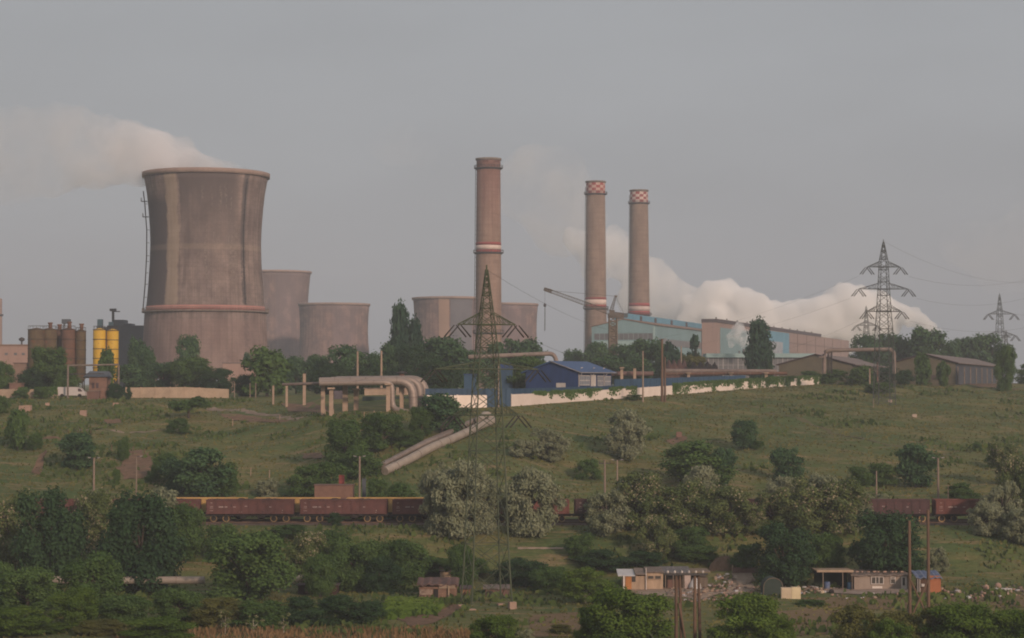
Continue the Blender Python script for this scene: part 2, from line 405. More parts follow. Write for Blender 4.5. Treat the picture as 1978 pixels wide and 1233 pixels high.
# ------------------------------------------------------------ cooling towers
def tower_mat(name, base, base2, worn):
    k = NT(name); uvn = k.n('ShaderNodeUVMap').outputs[0]; o = k.xyz(uvn); u, v = o[0], o[1]
    def uvv(su, sv):
        mp = k.n('ShaderNodeMapping'); mp.inputs['Scale'].default_value = (su, sv, 1); k.t.links.new(uvn, mp.inputs[0]); return mp.outputs[0]
    big = k.noise(uvv(7, .035), 1, 4, .6); streak = k.noise(uvv(90, .03), 1, 4, .6); fine = k.noise(uvv(130, .9), 1, 3, .6)
    blot = k.noise(uvv(22, .12), 1, 5, .65)
    col = k.mix(k.step(big, .35, .65), base, base2)
    col = k.mix(k.math('MULTIPLY', k.step(streak, .45, .7), .45), col, tuple(c * .62 for c in base))
    br = k.n('ShaderNodeTexBrick'); br.offset = 0; br.inputs['Scale'].default_value = 1; br.inputs['Mortar Size'].default_value = .035
    br.inputs['Brick Width'].default_value = 1.0; br.inputs['Row Height'].default_value = 1.0; br.inputs['Mortar Smooth'].default_value = .4
    br.inputs['Color1'].default_value = (1, 1, 1, 1); br.inputs['Color2'].default_value = (.9, .88, .88, 1); br.inputs['Mortar'].default_value = (.55, .53, .53, 1)
    k.t.links.new(uvv(76, .62), br.inputs['Vector'])
    col = k.mix(.8, col, br.outputs[0], 'MULTIPLY')
    col = k.mix(k.math('MULTIPLY', k.step(fine, .42, .7), .35), col, tuple(c * .5 for c in base))
    col = k.mix(.75, col, k.mix(k.step(k.math('ADD', k.math('MULTIPLY', blot, .6), k.math('MULTIPLY', streak, .4)), .38, .62), (1.22, 1.2, 1.18), (.62, .6, .6)), 'MULTIPLY')
    if worn:   # soot, washed strip, run-off under the rim: stains with outlines of their own
        jit = k.math('MULTIPLY', k.math('SUBTRACT', blot, .5), .03)
        uj = k.math('ADD', u, jit)
        up = k.step(v, 30.0, 33.5)
        soot = k.math('MULTIPLY', k.math('SUBTRACT', 1.0, k.step(uj, -.1, -.092)), k.math('MULTIPLY', up, k.math('SUBTRACT', 1.0, k.step(k.math('ADD', v, k.math('MULTIPLY', blot, 6.0)), 74.0, 79.0))))
        col = k.mix(k.math('MULTIPLY', soot, .95), col, (.085, .07, .072))
        pale = k.math('MULTIPLY', k.math('MULTIPLY', k.step(uj, -.097, -.09), k.math('SUBTRACT', 1.0, k.step(uj, -.06, -.052))), up)
        col = k.mix(k.math('MULTIPLY', pale, .55), col, (.37, .285, .21))
        rgt = k.math('MULTIPLY', k.step(uj, -.052, -.045), k.math('SUBTRACT', 1.0, k.step(uj, .09, .125)))
        run = k.math('MULTIPLY', rgt, k.step(k.math('ADD', v, k.math('MULTIPLY', k.math('ADD', streak, blot), 26.0)), 78.0, 106.0))
        col = k.mix(k.math('MULTIPLY', run, .9), col, (.085, .07, .07))
        lad = k.math('MULTIPLY', k.math('MULTIPLY', k.step(u, .124, .132), k.math('SUBTRACT', 1.0, k.step(u, .140, .15))), k.step(k.math('ADD', k.math('ADD', fine, blot), k.math('MULTIPLY', v, .006)), .95, 1.4))
        col = k.mix(k.math('MULTIPLY', lad, .9), col, (.09, .075, .075))
        dk = k.math('MULTIPLY', rgt, k.step(k.math('ADD', v, k.math('MULTIPLY', blot, 30.0)), 56.0, 72.0))
        col = k.mix(k.math('MULTIPLY', dk, .5), col, (.13, .10, .095))
        wz = k.math('MULTIPLY', k.math('MULTIPLY', k.step(u, -.02, .0), k.math('SUBTRACT', 1.0, k.step(u, .1, .14))), k.math('MULTIPLY', k.step(v, 36.0, 44.0), k.math('SUBTRACT', 1.0, k.step(v, 74.0, 80.0))))
        col = k.mix(k.math('MULTIPLY', wz, k.math('MULTIPLY', k.step(streak, .5, .62), k.math('MULTIPLY', k.step(fine, .4, .65), .4))), col, (.38, .31, .26))
        low = k.math('SUBTRACT', 1.0, k.step(v, 26.0, 28.0))
        col = k.mix(k.math('MULTIPLY', low, .35), col, (.23, .145, .13))
        col = k.mix(k.math('MULTIPLY', k.math('MULTIPLY', k.step(v, 53.0, 54.0), k.math('SUBTRACT', 1.0, k.step(v, 55.0, 56.0))), .2), col, (.40, .31, .23))
    else:
        mid = k.math('MULTIPLY', k.step(u, .0, .012), k.math('SUBTRACT', 1.0, k.step(u, .05, .2)))
        col = k.mix(k.math('MULTIPLY', mid, .5), col, (.19, .145, .155))
        col = k.mix(k.math('MULTIPLY', k.step(k.math('ADD', blot, k.math('MULTIPLY', v, .004)), .62, .72), .5), col, (.15, .12, .12))
    return k.finish(col, .92, 0, .15, fine, .2, .1)
M_T1 = tower_mat('weathered_tower_concrete', (.28, .215, .19), (.20, .155, .145), True)
M_T2 = tower_mat('tower_concrete', (.30, .205, .18), (.235, .16, .145), False)
M_RIM = pm('rim_concrete', (.34, .24, .2), (.24, .17, .145), .15, .9)
M_BANDP = pm('faded_red_band', (.42, .2, .165), (.30, .135, .12), .12, .9, stretch=(1, 1, .2))
M_STEELD = pm('dark_steel', (.085, .075, .075), (.05, .045, .045), .8, .7, .3)
def ladder(parent, c, pts, w=.7, r=.09):
    mb = MB()
    for s in (-1, 1): mb.tube([Vector(p) + Vector((0, s * w / 2, 0)) + Vector(c) for p in pts], r, 4)
    for a, b in zip(pts[:-1], pts[1:]):
        n = max(2, int((Vector(b) - Vector(a)).length / 2.2))
        for i in range(n):
            p = Vector(a).lerp(Vector(b), i / n) + Vector(c); mb.tube([p + Vector((0, -w / 2 - .3, 0)), p + Vector((0, w / 2 + .3, 0))], r * .8, 4)
            if i % 2 == 0: mb.tube([p, p + Vector((.9 if c[0] < 0 and False else 1.0, .3, 0))], r * .8, 4)
    return mb.build('ladder', M_STEELD, parent)
B = at(396.5, 740, 800); B.z = -3
t1 = thing('cooling_tower', 'tallest cooling tower, soot streaked hyperboloid with a pale vertical strip, steaming at its rim', 'cooling tower', B, 'cooling towers')
up = [(32, 22.7), (35, 22.35), (41, 21.9), (49, 21.4), (57, 21.2), (63, 21.4), (70.6, 22.0), (76, 22.6), (80, 23.3), (82.2, 23.8)]
mb = MB(); mb.lathe(B, [(4.5, 24.7), (11, 24.25), (20, 23.75), (30, 23.3)] + [(30.6, 22.75)] + up + [(82.3, 23.2), (70, 21.3), (50, 20.8)], 120); mb.build('shell', M_T1, t1)
mb = MB(); mb.lathe(B, [(82.25, 23.3), (82.25, 24.5), (84.0, 24.6), (84.0, 23.3), (82.25, 23.3)], 120); mb.build('rim', M_RIM, t1)
mb = MB(); mb.lathe(B, [(30.05, 23.3), (30.0, 24.3), (30.5, 24.35), (30.5, 22.8), (30.05, 23.3)], 120)
for k in range(120):
    a = k * math.pi / 60; p = B + Vector((24.2 * math.sin(a), -24.2 * math.cos(a), 30.5)); mb.tube([p, p + Vector((0, 0, 1.1))], .06, 4)
mb.lathe(B, [(31.55, 24.15), (31.65, 24.25), (31.7, 24.15)], 120); mb.build('gallery', M_CONCD, t1)
mb = MB(); mb.lathe(B, [(30.62, 22.8), (30.62, 22.9), (32.4, 22.78), (32.4, 22.6)], 120); mb.build('painted_band', M_BANDP, t1)
mb = MB()
for k in range(40):
    a = k * math.pi / 20; a2 = a + math.pi / 40; p = lambda q, r, z: B + Vector((r * math.sin(q), -r * math.cos(q), z))
    mb.tube([p(a, 25.6, -.5), p(a2, 24.6, 4.8)], .35, 6); mb.tube([p(a + math.pi / 20, 25.6, -.5), p(a2, 24.6, 4.8)], .35, 6)
mb.build('raking_columns', M_CONC, t1)
ladder(t1, B, [(-23.7, -3, 31), (-22.9, -3, 41), (-22.4, -3, 52), (-22.4, -3, 62), (-23.2, -3, 72), (-23.8, -3, 77)], 1.1, .12)
for z, x in ((67, -23.2), (73, -23.8)):
    mb = MB(); mb.box(B + Vector((x + .4, -3, z)), (2.4, 2.2, .2))
    for s in (-1.1, 0, 1.1): mb.tube([B + Vector((x - .7, -3 + s, z)), B + Vector((x - .7, -3 + s, z + 1.3))], .06, 4)
    mb.tube([B + Vector((x - .7, -4.1, z + 1.3)), B + Vector((x - .7, -1.9, z + 1.3))], .06, 4)
    mb.build('ladder_platform', M_STEELD, t1)
mb = MB()
for z in range(33, 80, 2):
    a = math.radians(49.5); r = np.interp(z, [q[0] for q in up], [q[1] for q in up]) + .3
    a2 = a - .02; mb.tube([B + Vector((r * math.sin(a), -r * math.cos(a), z)), B + Vector((r * math.sin(a), -r * math.cos(a), z + 2))], .12, 4)
    mb.tube([B + Vector((r * math.sin(a - .03), -r * math.cos(a - .03), z)), B + Vector((r * math.sin(a + .03), -r * math.cos(a + .03), z))], .1, 4)
mb.build('side_ladder', M_STEELD, t1)
# plain tall tower and squat towers
def tower(px, D, prof, rim, label):
    b = at(px, 740, D); b.z = -3
    t = thing('cooling_tower', label, 'cooling tower', b, 'cooling towers')
    mb = MB(); top = prof[-1]
    mb.lathe(b, prof + [(top[0], top[1] - .5), (top[0] - 14, top[1] - 1.6)], 96); mb.build('shell', M_T2, t)
    mb = MB(); mb.lathe(b, [(top[0] + .02, top[1] - .5), (top[0] + .02, rim), (top[0] + 1.5, rim), (top[0] + 1.5, top[1] - .5)], 96); mb.build('rim', M_RIM, t)
    mb = MB()
    for k in range(36):
        a = k * math.pi / 18; a2 = a + math.pi / 36; r = prof[0][1]
        for q in (a, a + math.pi / 18): mb.tube([b + Vector(((r + 1) * math.sin(q), -(r + 1) * math.cos(q), -.5)), b + Vector((r * math.sin(a2), -r * math.cos(a2), prof[0][0] + .3))], .35, 5)
    mb.build('raking_columns', M_CONC, t)
    return t
tallp = [(4.5, 25.6), (16, 24.7), (30, 23.3), (41, 22.0), (57, 21.6), (70.6, 22.4), (80, 23.3), (82, 23.7)]
tower(536, 1495, tallp, 24.5, 'second tallest cooling tower, half hidden behind the tall sooty one')
sq = [(4.5, 27.0), (12, 25.6), (22, 24.0), (30, 23.2), (38, 22.9), (46, 23.1), (52, 23.5), (55, 23.8)]
tower(645, 1400, sq, 24.4, 'squat cooling tower at the right end of the left hand row, beside open sky')
tower(871, 1300, sq, 24.6, 'squat cooling tower left of the tallest brick red topped chimney, with a grey vertical stripe')
tower(971, 1400, sq, 24.3, 'squat cooling tower behind the right side of the tallest chimney')
# grey sector on the squat tower, a thin sheet just outside its shell
b = at(871, 740, 1300); b.z = -3
mb = MB(); vs = []; n = 12
for z, r in sq[1:]:
    for i in range(n + 1):
        a = math.radians(1 + i * 2.9); vs.append(b + Vector(((r + .12) * math.sin(a), -(r + .12) * math.cos(a), z)))
mb.smooth = True; mb.add(vs, [(j * (n + 1) + i, j * (n + 1) + i + 1, (j + 1) * (n + 1) + i + 1, (j + 1) * (n + 1) + i) for j in range(len(sq) - 2) for i in range(n)])
tw = [o for o in bpy.data.objects if 'grey vertical stripe' in o.get('label', '')][0]
mb.build('grey_stripe', pm('grey_sector', (.18, .17, .185), (.14, .135, .15), .1, .9), tw)
mb = MB(); vs = []; n = 4
for z, r in sq[1:]:
    for i in range(n + 1):
        a = math.radians(-17 + i * 4); vs.append(b + Vector(((r + .12) * math.sin(a), -(r + .12) * math.cos(a), z)))
mb.smooth = True; mb.add(vs, [(j * (n + 1) + i, j * (n + 1) + i + 1, (j + 1) * (n + 1) + i + 1, (j + 1) * (n + 1) + i) for j in range(len(sq) - 2) for i in range(n)])
mb.build('pale_stripe', pm('pale_sector', (.42, .28, .21), (.36, .24, .18), .1, .9), tw)

# ------------------------------------------------------------ chimneys
def brick_mat(name, base, dark, top_h):
    k = NT(name); uvn = k.n('ShaderNodeUVMap').outputs[0]; o = k.xyz(uvn)
    def uvv(su, sv):
        mp = k.n('ShaderNodeMapping'); mp.inputs['Scale'].default_value = (su, sv, 1); k.t.links.new(uvn, mp.inputs[0]); return mp.outputs[0]
    streak = k.noise(uvv(40, .02), 1, 4, .6); blot = k.noise(uvv(8, .08), 1, 5, .6); ring = k.noise(uvv(2, .7), 1, 3, .6)
    col = k.mix(k.step(blot, .35, .65), base, tuple(c * .8 for c in base))
    col = k.mix(k.math('MULTIPLY', k.step(ring, .5, .6), .3), col, tuple(c * .55 for c in base))
    col = k.mix(k.math('MULTIPLY', k.step(streak, .5, .72), .5), col, dark)
    if top_h: col = k.mix(k.math('MULTIPLY', k.step(k.math('ADD', o[1], k.math('MULTIPLY', streak, 60.0)), top_h + 30 - 45, top_h + 38), .75), col, (.19, .085, .07))
    br = k.n('ShaderNodeTexBrick'); br.inputs['Mortar Size'].default_value = .04; br.inputs['Scale'].default_value = 1
    br.inputs['Brick Width'].default_value = 1; br.inputs['Row Height'].default_value = 1
    br.inputs['Color1'].default_value = (1, 1, 1, 1); br.inputs['Color2'].default_value = (.88, .86, .86, 1); br.inputs['Mortar'].default_value = (.7, .68, .68, 1)
    k.t.links.new(uvv(24, .7), br.inputs['Vector'])
    col = k.mix(.8, col, br.outputs[0], 'MULTIPLY')
    return k.finish(col, .9, 0, .15, blot, .15, .05)
M_CH1 = brick_mat('chimney_concrete_red', (.33, .225, .175), (.15, .11, .1), 98)
M_CH2 = brick_mat('chimney_concrete', (.285, .205, .16), (.16, .12, .1), 0)
M_RED = pm('faded_red_paint', (.34, .075, .065), (.25, .06, .055), .15, .8)
M_WHT = pm('faded_white_paint', (.66, .52, .46), (.52, .40, .35), .15, .8)
M_RED2 = pm('sooty_red_paint', (.17, .08, .065), (.12, .06, .052), .3, .85); M_WHT2 = pm('sooty_white_paint', (.22, .115, .092), (.16, .09, .075), .3, .85); M_WHT3 = pm('dull_white_paint', (.50, .34, .29), (.38, .25, .21), .3, .85)
def chimney(px, D, zs, prof, stripe, cap, chk, mats, label, sm, gal, laddr=True):
    b = at(px, 740, D); b.z = zs
    t = thing('chimney', label, 'chimney', b, 'striped chimneys')
    rr = lambda z: float(np.interp(z, [p[0] for p in prof], [p[1] for p in prof]))
    top = prof[-1][0]
    mb = MB(); mb.lathe(b, prof + [(top, prof[-1][1] - .6), (top - 8, prof[-1][1] - .7)], 64); mb.build('shaft', sm, t)
    # checkered cap
    z0, z1, rows, cols = cap
    mb = MB(); n = cols
    for r_ in range(rows):
        for c_ in range(n):
            mb.cm = (r_ + c_) % 2; za = z0 + (z1 - z0) * r_ / rows; zb = z0 + (z1 - z0) * (r_ + 1) / rows; vs = []; s = 4
            for z in (za, zb):
                for i in range(s + 1):
                    a = 6.283185 * (c_ + i / s) / n; r = rr(z) + .06; vs.append(b + Vector((r * math.sin(a), -r * math.cos(a), z)))
            mb.smooth = True; mb.add(vs, [(i, i + 1, s + 2 + i, s + 1 + i) for i in range(s)])
    mb.build('checkered_band', list(chk), t)
    mb = MB(); mb.lathe(b, [(top - .9, rr(top) + .05), (top - .7, rr(top) + .5), (top + .1, rr(top) + .55), (top + .1, rr(top) - .5)], 64); mb.build('rim', M_CONCD, t)
    for za, zb, w in stripe:
        mb = MB(); mb.lathe(b, [(za, rr(za) + .02), (za, rr(za) + .08), (zb, rr(zb) + .08), (zb, rr(zb) + .02)], 64); mb.build('painted_stripe', M_WHT if w else M_RED, t)
    for z in gal:
        mb = MB(); r = rr(z); mb.lathe(b, [(z - .6, r + .05), (z, r + 1.1), (z + .25, r + 1.1), (z + .25, r + .02)], 48)
        for k in range(28):
            a = k * 6.283185 / 28; p = b + Vector(((r + 1.05) * math.sin(a), -(r + 1.05) * math.cos(a), z)); mb.tube([p, p + Vector((0, 0, 1.3))], .07, 4)
        mb.lathe(b, [(z + 1.25, r + 1.0), (z + 1.35, r + 1.1), (z + 1.4, r + 1.0)], 48)
        mb.build('gallery', M_STEELD, t)
    mb = MB(); ps = [b + Vector((-rr(z) * .985 - .5, -1.0, z)) for z in (2, top * .5, top - 3)]
    for s in (-.35, .35): mb.tube([p + Vector((0, s, 0)) for p in ps], .12, 4)
    z = 3
    while z < top - 3:
        x = -rr(z) * .985 - .5; mb.tube([b + Vector((x, -1.4, z)), b + Vector((x, -.6, z))], .08, 4); mb.tube([b + Vector((x, -1, z)), b + Vector((x + .6, -1, z))], .08, 4); z += 2
    mb.build('ladder', M_STEELD, t)
    return t
def zz(D, y, zs): return (HOR - y) * D / F - zs
D = 900; zs = -2.5
chimney(943.5, D, zs, [(0, 6.3), (zz(D, 640, zs), 5.72), (zz(D, 470, zs), 5.45), (zz(D, 306, zs), 5.15)],
        [(zz(D, 474, zs), zz(D, 468.5, zs), 0), (zz(D, 483, zs), zz(D, 474.3, zs), 1), (zz(D, 488, zs), zz(D, 483.3, zs), 0)],
        (zz(D, 321, zs), zz(D, 309, zs), 2, 12), (M_RED2, M_WHT2), None, 'tallest chimney, left of the other two, with a sooty red top and mid-height band', M_CH1, (zz(D, 325, zs), zz(D, 489, zs), zz(D, 644, zs)))
D = 1090; zs = -1
chimney(1151, D, zs, [(0, 6.0), (zz(D, 650, zs), 5.75), (zz(D, 590, zs), 5.55), (zz(D, 350, zs), 4.95)],
        [(zz(D, 579, zs), zz(D, 575, zs), 0), (zz(D, 589, zs), zz(D, 579.3, zs), 1), (zz(D, 594, zs), zz(D, 589.3, zs), 0)],
        (zz(D, 374, zs), zz(D, 353, zs), 4, 14), (M_RED, M_WHT3), None, 'middle chimney with a dull checkered top, its foot visible left of the blue hall', M_CH2, (zz(D, 375, zs), zz(D, 597, zs)))
D = 1218; zs = -1
chimney(1235, D, zs, [(0, 6.6), (zz(D, 600, zs), 6.2), (zz(D, 392, zs), 5.35), (zz(D, 367, zs), 5.15)],
        [(zz(D, 592, zs), zz(D, 586, zs), 0), (zz(D, 601, zs), zz(D, 592.3, zs), 1), (zz(D, 608, zs), zz(D, 601.3, zs), 0)],
        (zz(D, 391, zs), zz(D, 371, zs), 4, 14), (M_RED, M_WHT), None, 'rightmost chimney with a bright red and white checkered top, rising behind the blue hall', M_CH2, (zz(D, 393, zs), zz(D, 609, zs)))
b = at(-3, 740, 1400); b.z = -3
t = thing('chimney', 'slim dark chimney cut by the left edge of the picture', 'chimney', b)
mb = MB(); mb.lathe(b, [(0, 2.5), (60, 2.0), (60, 1.5), (50, 1.4)], 32); mb.build('shaft', M_CH1, t)
mb = MB(); mb.lathe(b, [(48, 2.1), (48.5, 2.9), (49.5, 2.9), (49.5, 2.0)], 32); mb.build('gallery', M_STEELD, t)

# ------------------------------------------------------------ turbine halls
M_CYAN = pm('faded_cyan_cladding', (.225, .345, .37), (.18, .28, .295), .08, .7, stretch=(1, 1, .3))
M_CYAN2 = pm('cyan_strip', (.30, .41, .41), (.24, .335, .33), .1, .7)
M_BLUE2 = pm('sky_blue_cladding', (.135, .31, .42), (.1, .245, .34), .1, .7)
M_PINK = pm('salmon_cladding', (.36, .24, .2), (.29, .19, .16), .06, .85, stretch=(1, 1, .25))
M_ROOFB = pm('brown_roof', (.26, .17, .13), (.17, .115, .09), .1, .85)
M_ROOFD = pm('dark_bitumen', (.09, .06, .06), (.06, .045, .045), .2, .9)
M_GLASSD = pm('dusty_glass', (.16, .155, .16), (.11, .11, .115), .25, .35, spec=.5)
M_STEAM_PIPE = pm('vent_grey', (.2, .2, .2), (.12, .12, .12), .5, .7)
def rot2(v, a): return Vector((v.x * math.cos(a) - v.y * math.sin(a), v.x * math.sin(a) + v.y * math.cos(a), v.z))
Bc = Vector((71.8, 1040, -1)); ax = Vector((52.1, 175, 0)).normalized(); gd = Vector((-ax.y, ax.x, 0)); L1, W1, He, Hp = 180, 32.8, 29.9, 33
hall = thing('turbine_hall', 'pale cyan factory hall with a blue roof lantern below the two checkered chimneys', 'factory hall', Bc)
def hp(s, t, z): return Bc + ax * s + gd * t + Vector((0, 0, z))
mb = MB(); mb.prism([hp(0, 0, 0), hp(0, 0, He), hp(0, W1 / 2, Hp), hp(0, W1, He - .6), hp(0, W1, 0)], ax * L1); mb.build('wall', M_CYAN, hall)
mb = MB(); mb.prism([hp(-.5, -.8, He + .1), hp(-.5, W1 / 2, Hp + .15), hp(-.5, W1 + .8, He - .5), hp(-.5, W1 + .8, He - 0), hp(-.5, W1 / 2, Hp + .7), hp(-.5, -.8, He + .6)], ax * (L1 + 1)); rf = mb.build('roof', M_ROOFB, hall)
mb = MB(); mb.prism([hp(2, W1 / 2 - 5, Hp - 1), hp(2, W1 / 2 - 5, Hp + 2.6), hp(2, W1 / 2, Hp + 3.4), hp(2, W1 / 2 + 5, Hp + 2.6), hp(2, W1 / 2 + 5, Hp - 1)], ax * (L1 - 6)); ln = mb.build('roof_lantern', M_BLUE2, hall)
for i, s in enumerate((18, 52, 92, 132)):
    mb = MB(); mb.box(hp(s, W1 / 2 - 5.1, Hp + .9), (.4, 4, 2.6), rz=math.atan2(ax.y, ax.x) - math.pi / 2); mb.build('dark_opening', M_ROOFD, hall)
az = math.atan2(gd.y, gd.x)
def facade(name, s, t0, t1, z0, z1, m, par, off=.12, side=0):
    mb = MB()
    if side == 0: mb.prism([hp(-off, t0, z0), hp(-off, t1, z0), hp(-off, t1, z1), hp(-off, t0, z1)], ax * off)
    else: mb.prism([hp(t0, -off, z0), hp(t1, -off, z0), hp(t1, -off, z1), hp(t0, -off, z1)], gd * off)
    return mb.build(name, m, par)
wb = facade('window_band', 0, .8, W1 - 1.5, 22.8, 26.0, M_GLASSD, hall)
for i in range(1, 12):
    facade('mullion', 0, 1 + i * 2.5, 1.15 + i * 2.5, 22.8, 26.0, M_CYAN2, wb, .2)
facade('window_band', 0, .8, W1 - 1.5, 14, 18, M_GLASSD, hall)
facade('pale_wall_strip', 0, 3, W1 - 3, 19, 22.2, M_CYAN2, hall, .1)
facade('corner_pilaster', 0, -.1, 1.0, 0, He - .3, M_CYAN2, hall, .3)
facade('window_band', 0, 10, L1 - 4, 20, 23.5, M_GLASSD, hall, .12, 1)
facade('lower_wall_strip', 0, 40, L1 - 4, 9, 15, pm('grey_mauve_cladding', (.22, .19, .2), (.17, .15, .155), .1, .8), hall, .14, 1)
# second, longer hall
P = Vector((113.9, 1150, -1)); ax2 = Vector((154.6, 500, 0)).normalized(); gd2 = Vector((-ax2.y, ax2.x, 0)); L2, H2, W2 = 523, 34.6, 8.6
hall2 = thing('boiler_hall', 'very long salmon pink hall with a dark roof edge and one sky blue bay', 'factory hall', P)
def hq(s, t, z): return P + ax2 * s + gd2 * t + Vector((0, 0, z))
mb = MB(); mb.prism([hq(0, 0, 0), hq(0, 0, H2), hq(0, W2, H2), hq(0, W2, 0)], ax2 * L2); mb.build('wall', M_PINK, hall2)
mb = MB(); mb.prism([hq(0, -.5, H2 + .05), hq(0, -.5, H2 + 2.0), hq(0, W2 + .3, H2 + 2.0), hq(0, W2 + .3, H2 + .05)], ax2 * (L2 * .72)); mb.build('roof', M_ROOFD, hall2)
for s in range(12, 360, 31): mb = MB(); mb.tube([hq(s, 3, H2 + 1), hq(s, 3, H2 + 3.4)], .35, 6); mb.build('roof_vent', M_ROOFD, hall2)
def panel(name, s0, s1, z0, z1, m, off=.25):
    mb = MB(); mb.prism([hq(s0, -off, z0), hq(s1, -off, z0), hq(s1, -off, z1), hq(s0, -off, z1)], gd2 * (off - .02)); return mb.build(name, m, hall2)
def s_at(px):  # length along the wall where it is seen at px
    k_ = (px - CX) / F; return (k_ * P.y - P.x) / (ax2.x - k_ * ax2.y)
panel('cyan_bay', s_at(1391), s_at(1474), 13, 32, M_CYAN)
panel('blue_bay', s_at(1476), s_at(1524), 16, 34, M_BLUE2)
panel('white_patch', s_at(1484), s_at(1511), 17.5, 27.5, pm('patch_white', (.42, .43, .46), (.30, .34, .39), .2, .8), .4)
panel('low_cyan_strip', s_at(1391), s_at(1640), 10, 15.5, M_CYAN2, .32)
panel('panel_joint', s_at(1524), L2, 21.2, 21.7, M_ROOFB, .3); panel('panel_joint', s_at(1524), L2, 27.6, 28.0, M_ROOFB, .3)
for i, px in enumerate((1540, 1558, 1575, 1592, 1608, 1624)): panel('panel_joint', s_at(px), s_at(px) + .7, 15.6, 34.2, M_ROOFB, .28)
# front block of the second hall
c = at(1370, 740, 1140)
# low glazed building
b = at(1462, 740, 700); b.z = -.4
lo = thing('glazed_workshop', 'low grey glazed workshop with a pale cyan roof edge behind the poplar', 'workshop', b)
xa, xb = xw(1366, 700), xw(1572, 700); zt = zw(683, 700)
mb = MB(); mb.box(((xa + xb) / 2, 706, (b.z + zt - 1.4) / 2), (xb - xa, 12, zt - 1.4 - b.z)); mb.build('wall', M_GLASSD, lo)
mb = MB(); mb.box(((xa + xb) / 2, 705.6, zt - .7), (xb - xa + .8, 13.2, 1.38)); mb.build('roof', M_CYAN2, lo)
mb = MB()
for i in range(22):
    x = xa + .4 + i * (xb - xa - .8) / 21; mb.box((x, 699.95, (b.z + zt - 1.4) / 2), (.14 if i % 3 else .3, .12, zt - 1.4 - b.z))
for q in (.28, .5, .72): mb.box(((xa + xb) / 2, 699.9, b.z + (zt - 1.4 - b.z) * q), (xb - xa, .1, .12))
mb.build('glazing_bars', pm('bar_white', (.4, .38, .37), (.3, .28, .28), 1, .7), lo)
for px in (1424, 1499):
    mb = MB(); mb.box((xw(px, 700), 699.85, b.z + 1.9), (.7, .1, 3.8)); mb.build('door', M_RED2, lo)
for px, y in ((1442, 655), (1436, 668)):
    pass
mb = MB(); mb.tube([at(1437, 685, 703), at(1437, 674, 703)], .45, 10); mb.tube([at(1428, 685, 704), at(1428, 678, 704)], .3, 8); mb.build('roof_vent', M_STEAM_PIPE, lo)
# far left buildings
b = at(233, 740, 860); b.z = -3
g = thing('grey_boiler_house', 'dark slate grey stepped boiler house left of the tall cooling tower', 'boiler house', b)
def fb(par, name, x0, x1, y0, D_, dep, m, zb=-3):
    a_, b_ = xw(x0, D_), xw(x1, D_); zt_ = zw(y0, D_); mb = MB(); mb.box(((a_ + b_) / 2, D_ + dep / 2, (zb + zt_) / 2), (b_ - a_, dep, zt_ - zb)); return mb.build(name, m, par)
M_SLATE = pm('slate_cladding', (.075, .085, .10), (.055, .06, .075), .1, .8); M_SLATE2 = pm('slate_cladding_pale', (.10, .11, .125), (.07, .08, .095), .1, .8)
fb(g, 'wall', 206, 282, 629, 860, 20, M_SLATE); fb(g, 'upper_storey', 219, 238, 618, 862, 10, M_SLATE2, zw(629, 862) + .01); fb(g, 'upper_storey', 238.1, 252, 625, 862, 10, M_SLATE, zw(629, 862) + .01)
fb(g, 'side_block', 186, 205.9, 632, 862, 14, M_SLATE2)
fb(g, 'cyan_roof_unit', 187, 196, 617, 864, 3, M_CYAN, zw(632, 864) + .01); fb(g, 'cyan_roof_unit', 209, 218, 622, 864, 3, M_CYAN, zw(629, 864) + .01)
mb = MB(); mb.tube([at(218.5, 629, 866), at(218.5, 600, 866)], .55, 8); mb.box(at(218.5, 599, 866), (2.6, 1.6, 1.1)); mb.box(at(224, 602, 866), (3.4, .5, .4)); mb.build('roof_mast', M_STEELD, g)
b = at(27, 740, 620); b.z = -3
g = thing('pink_store_building', 'flat roofed dusty pink store at the left edge beside the rusty silos', 'store', b)
fb(g, 'wall', -40, 54, 668, 620, 14, M_PINK); mb = MB(); mb.box(((xw(-41, 620) + xw(54.5, 620)) / 2, 627, zw(668, 620) + .2), (xw(54.5, 620) - xw(-41, 620), 14.6, .38)); mb.build('roof', M_ROOFB, g)
mb = MB(); mb.tube([at(42, 668, 626), at(42, 658, 626)], .25, 8); mb.lathe(at(42, 660, 626), [(0, .3), (.4, .9), (.9, .9), (1.3, .2)], 12); mb.build('roof_vent', M_STEELD, g)
for px in (12, 30, 45):
    mb = MB(); mb.box(at(px, 684, 619.95), (.9, .1, .7)); mb.build('window', M_GLASSD, g)

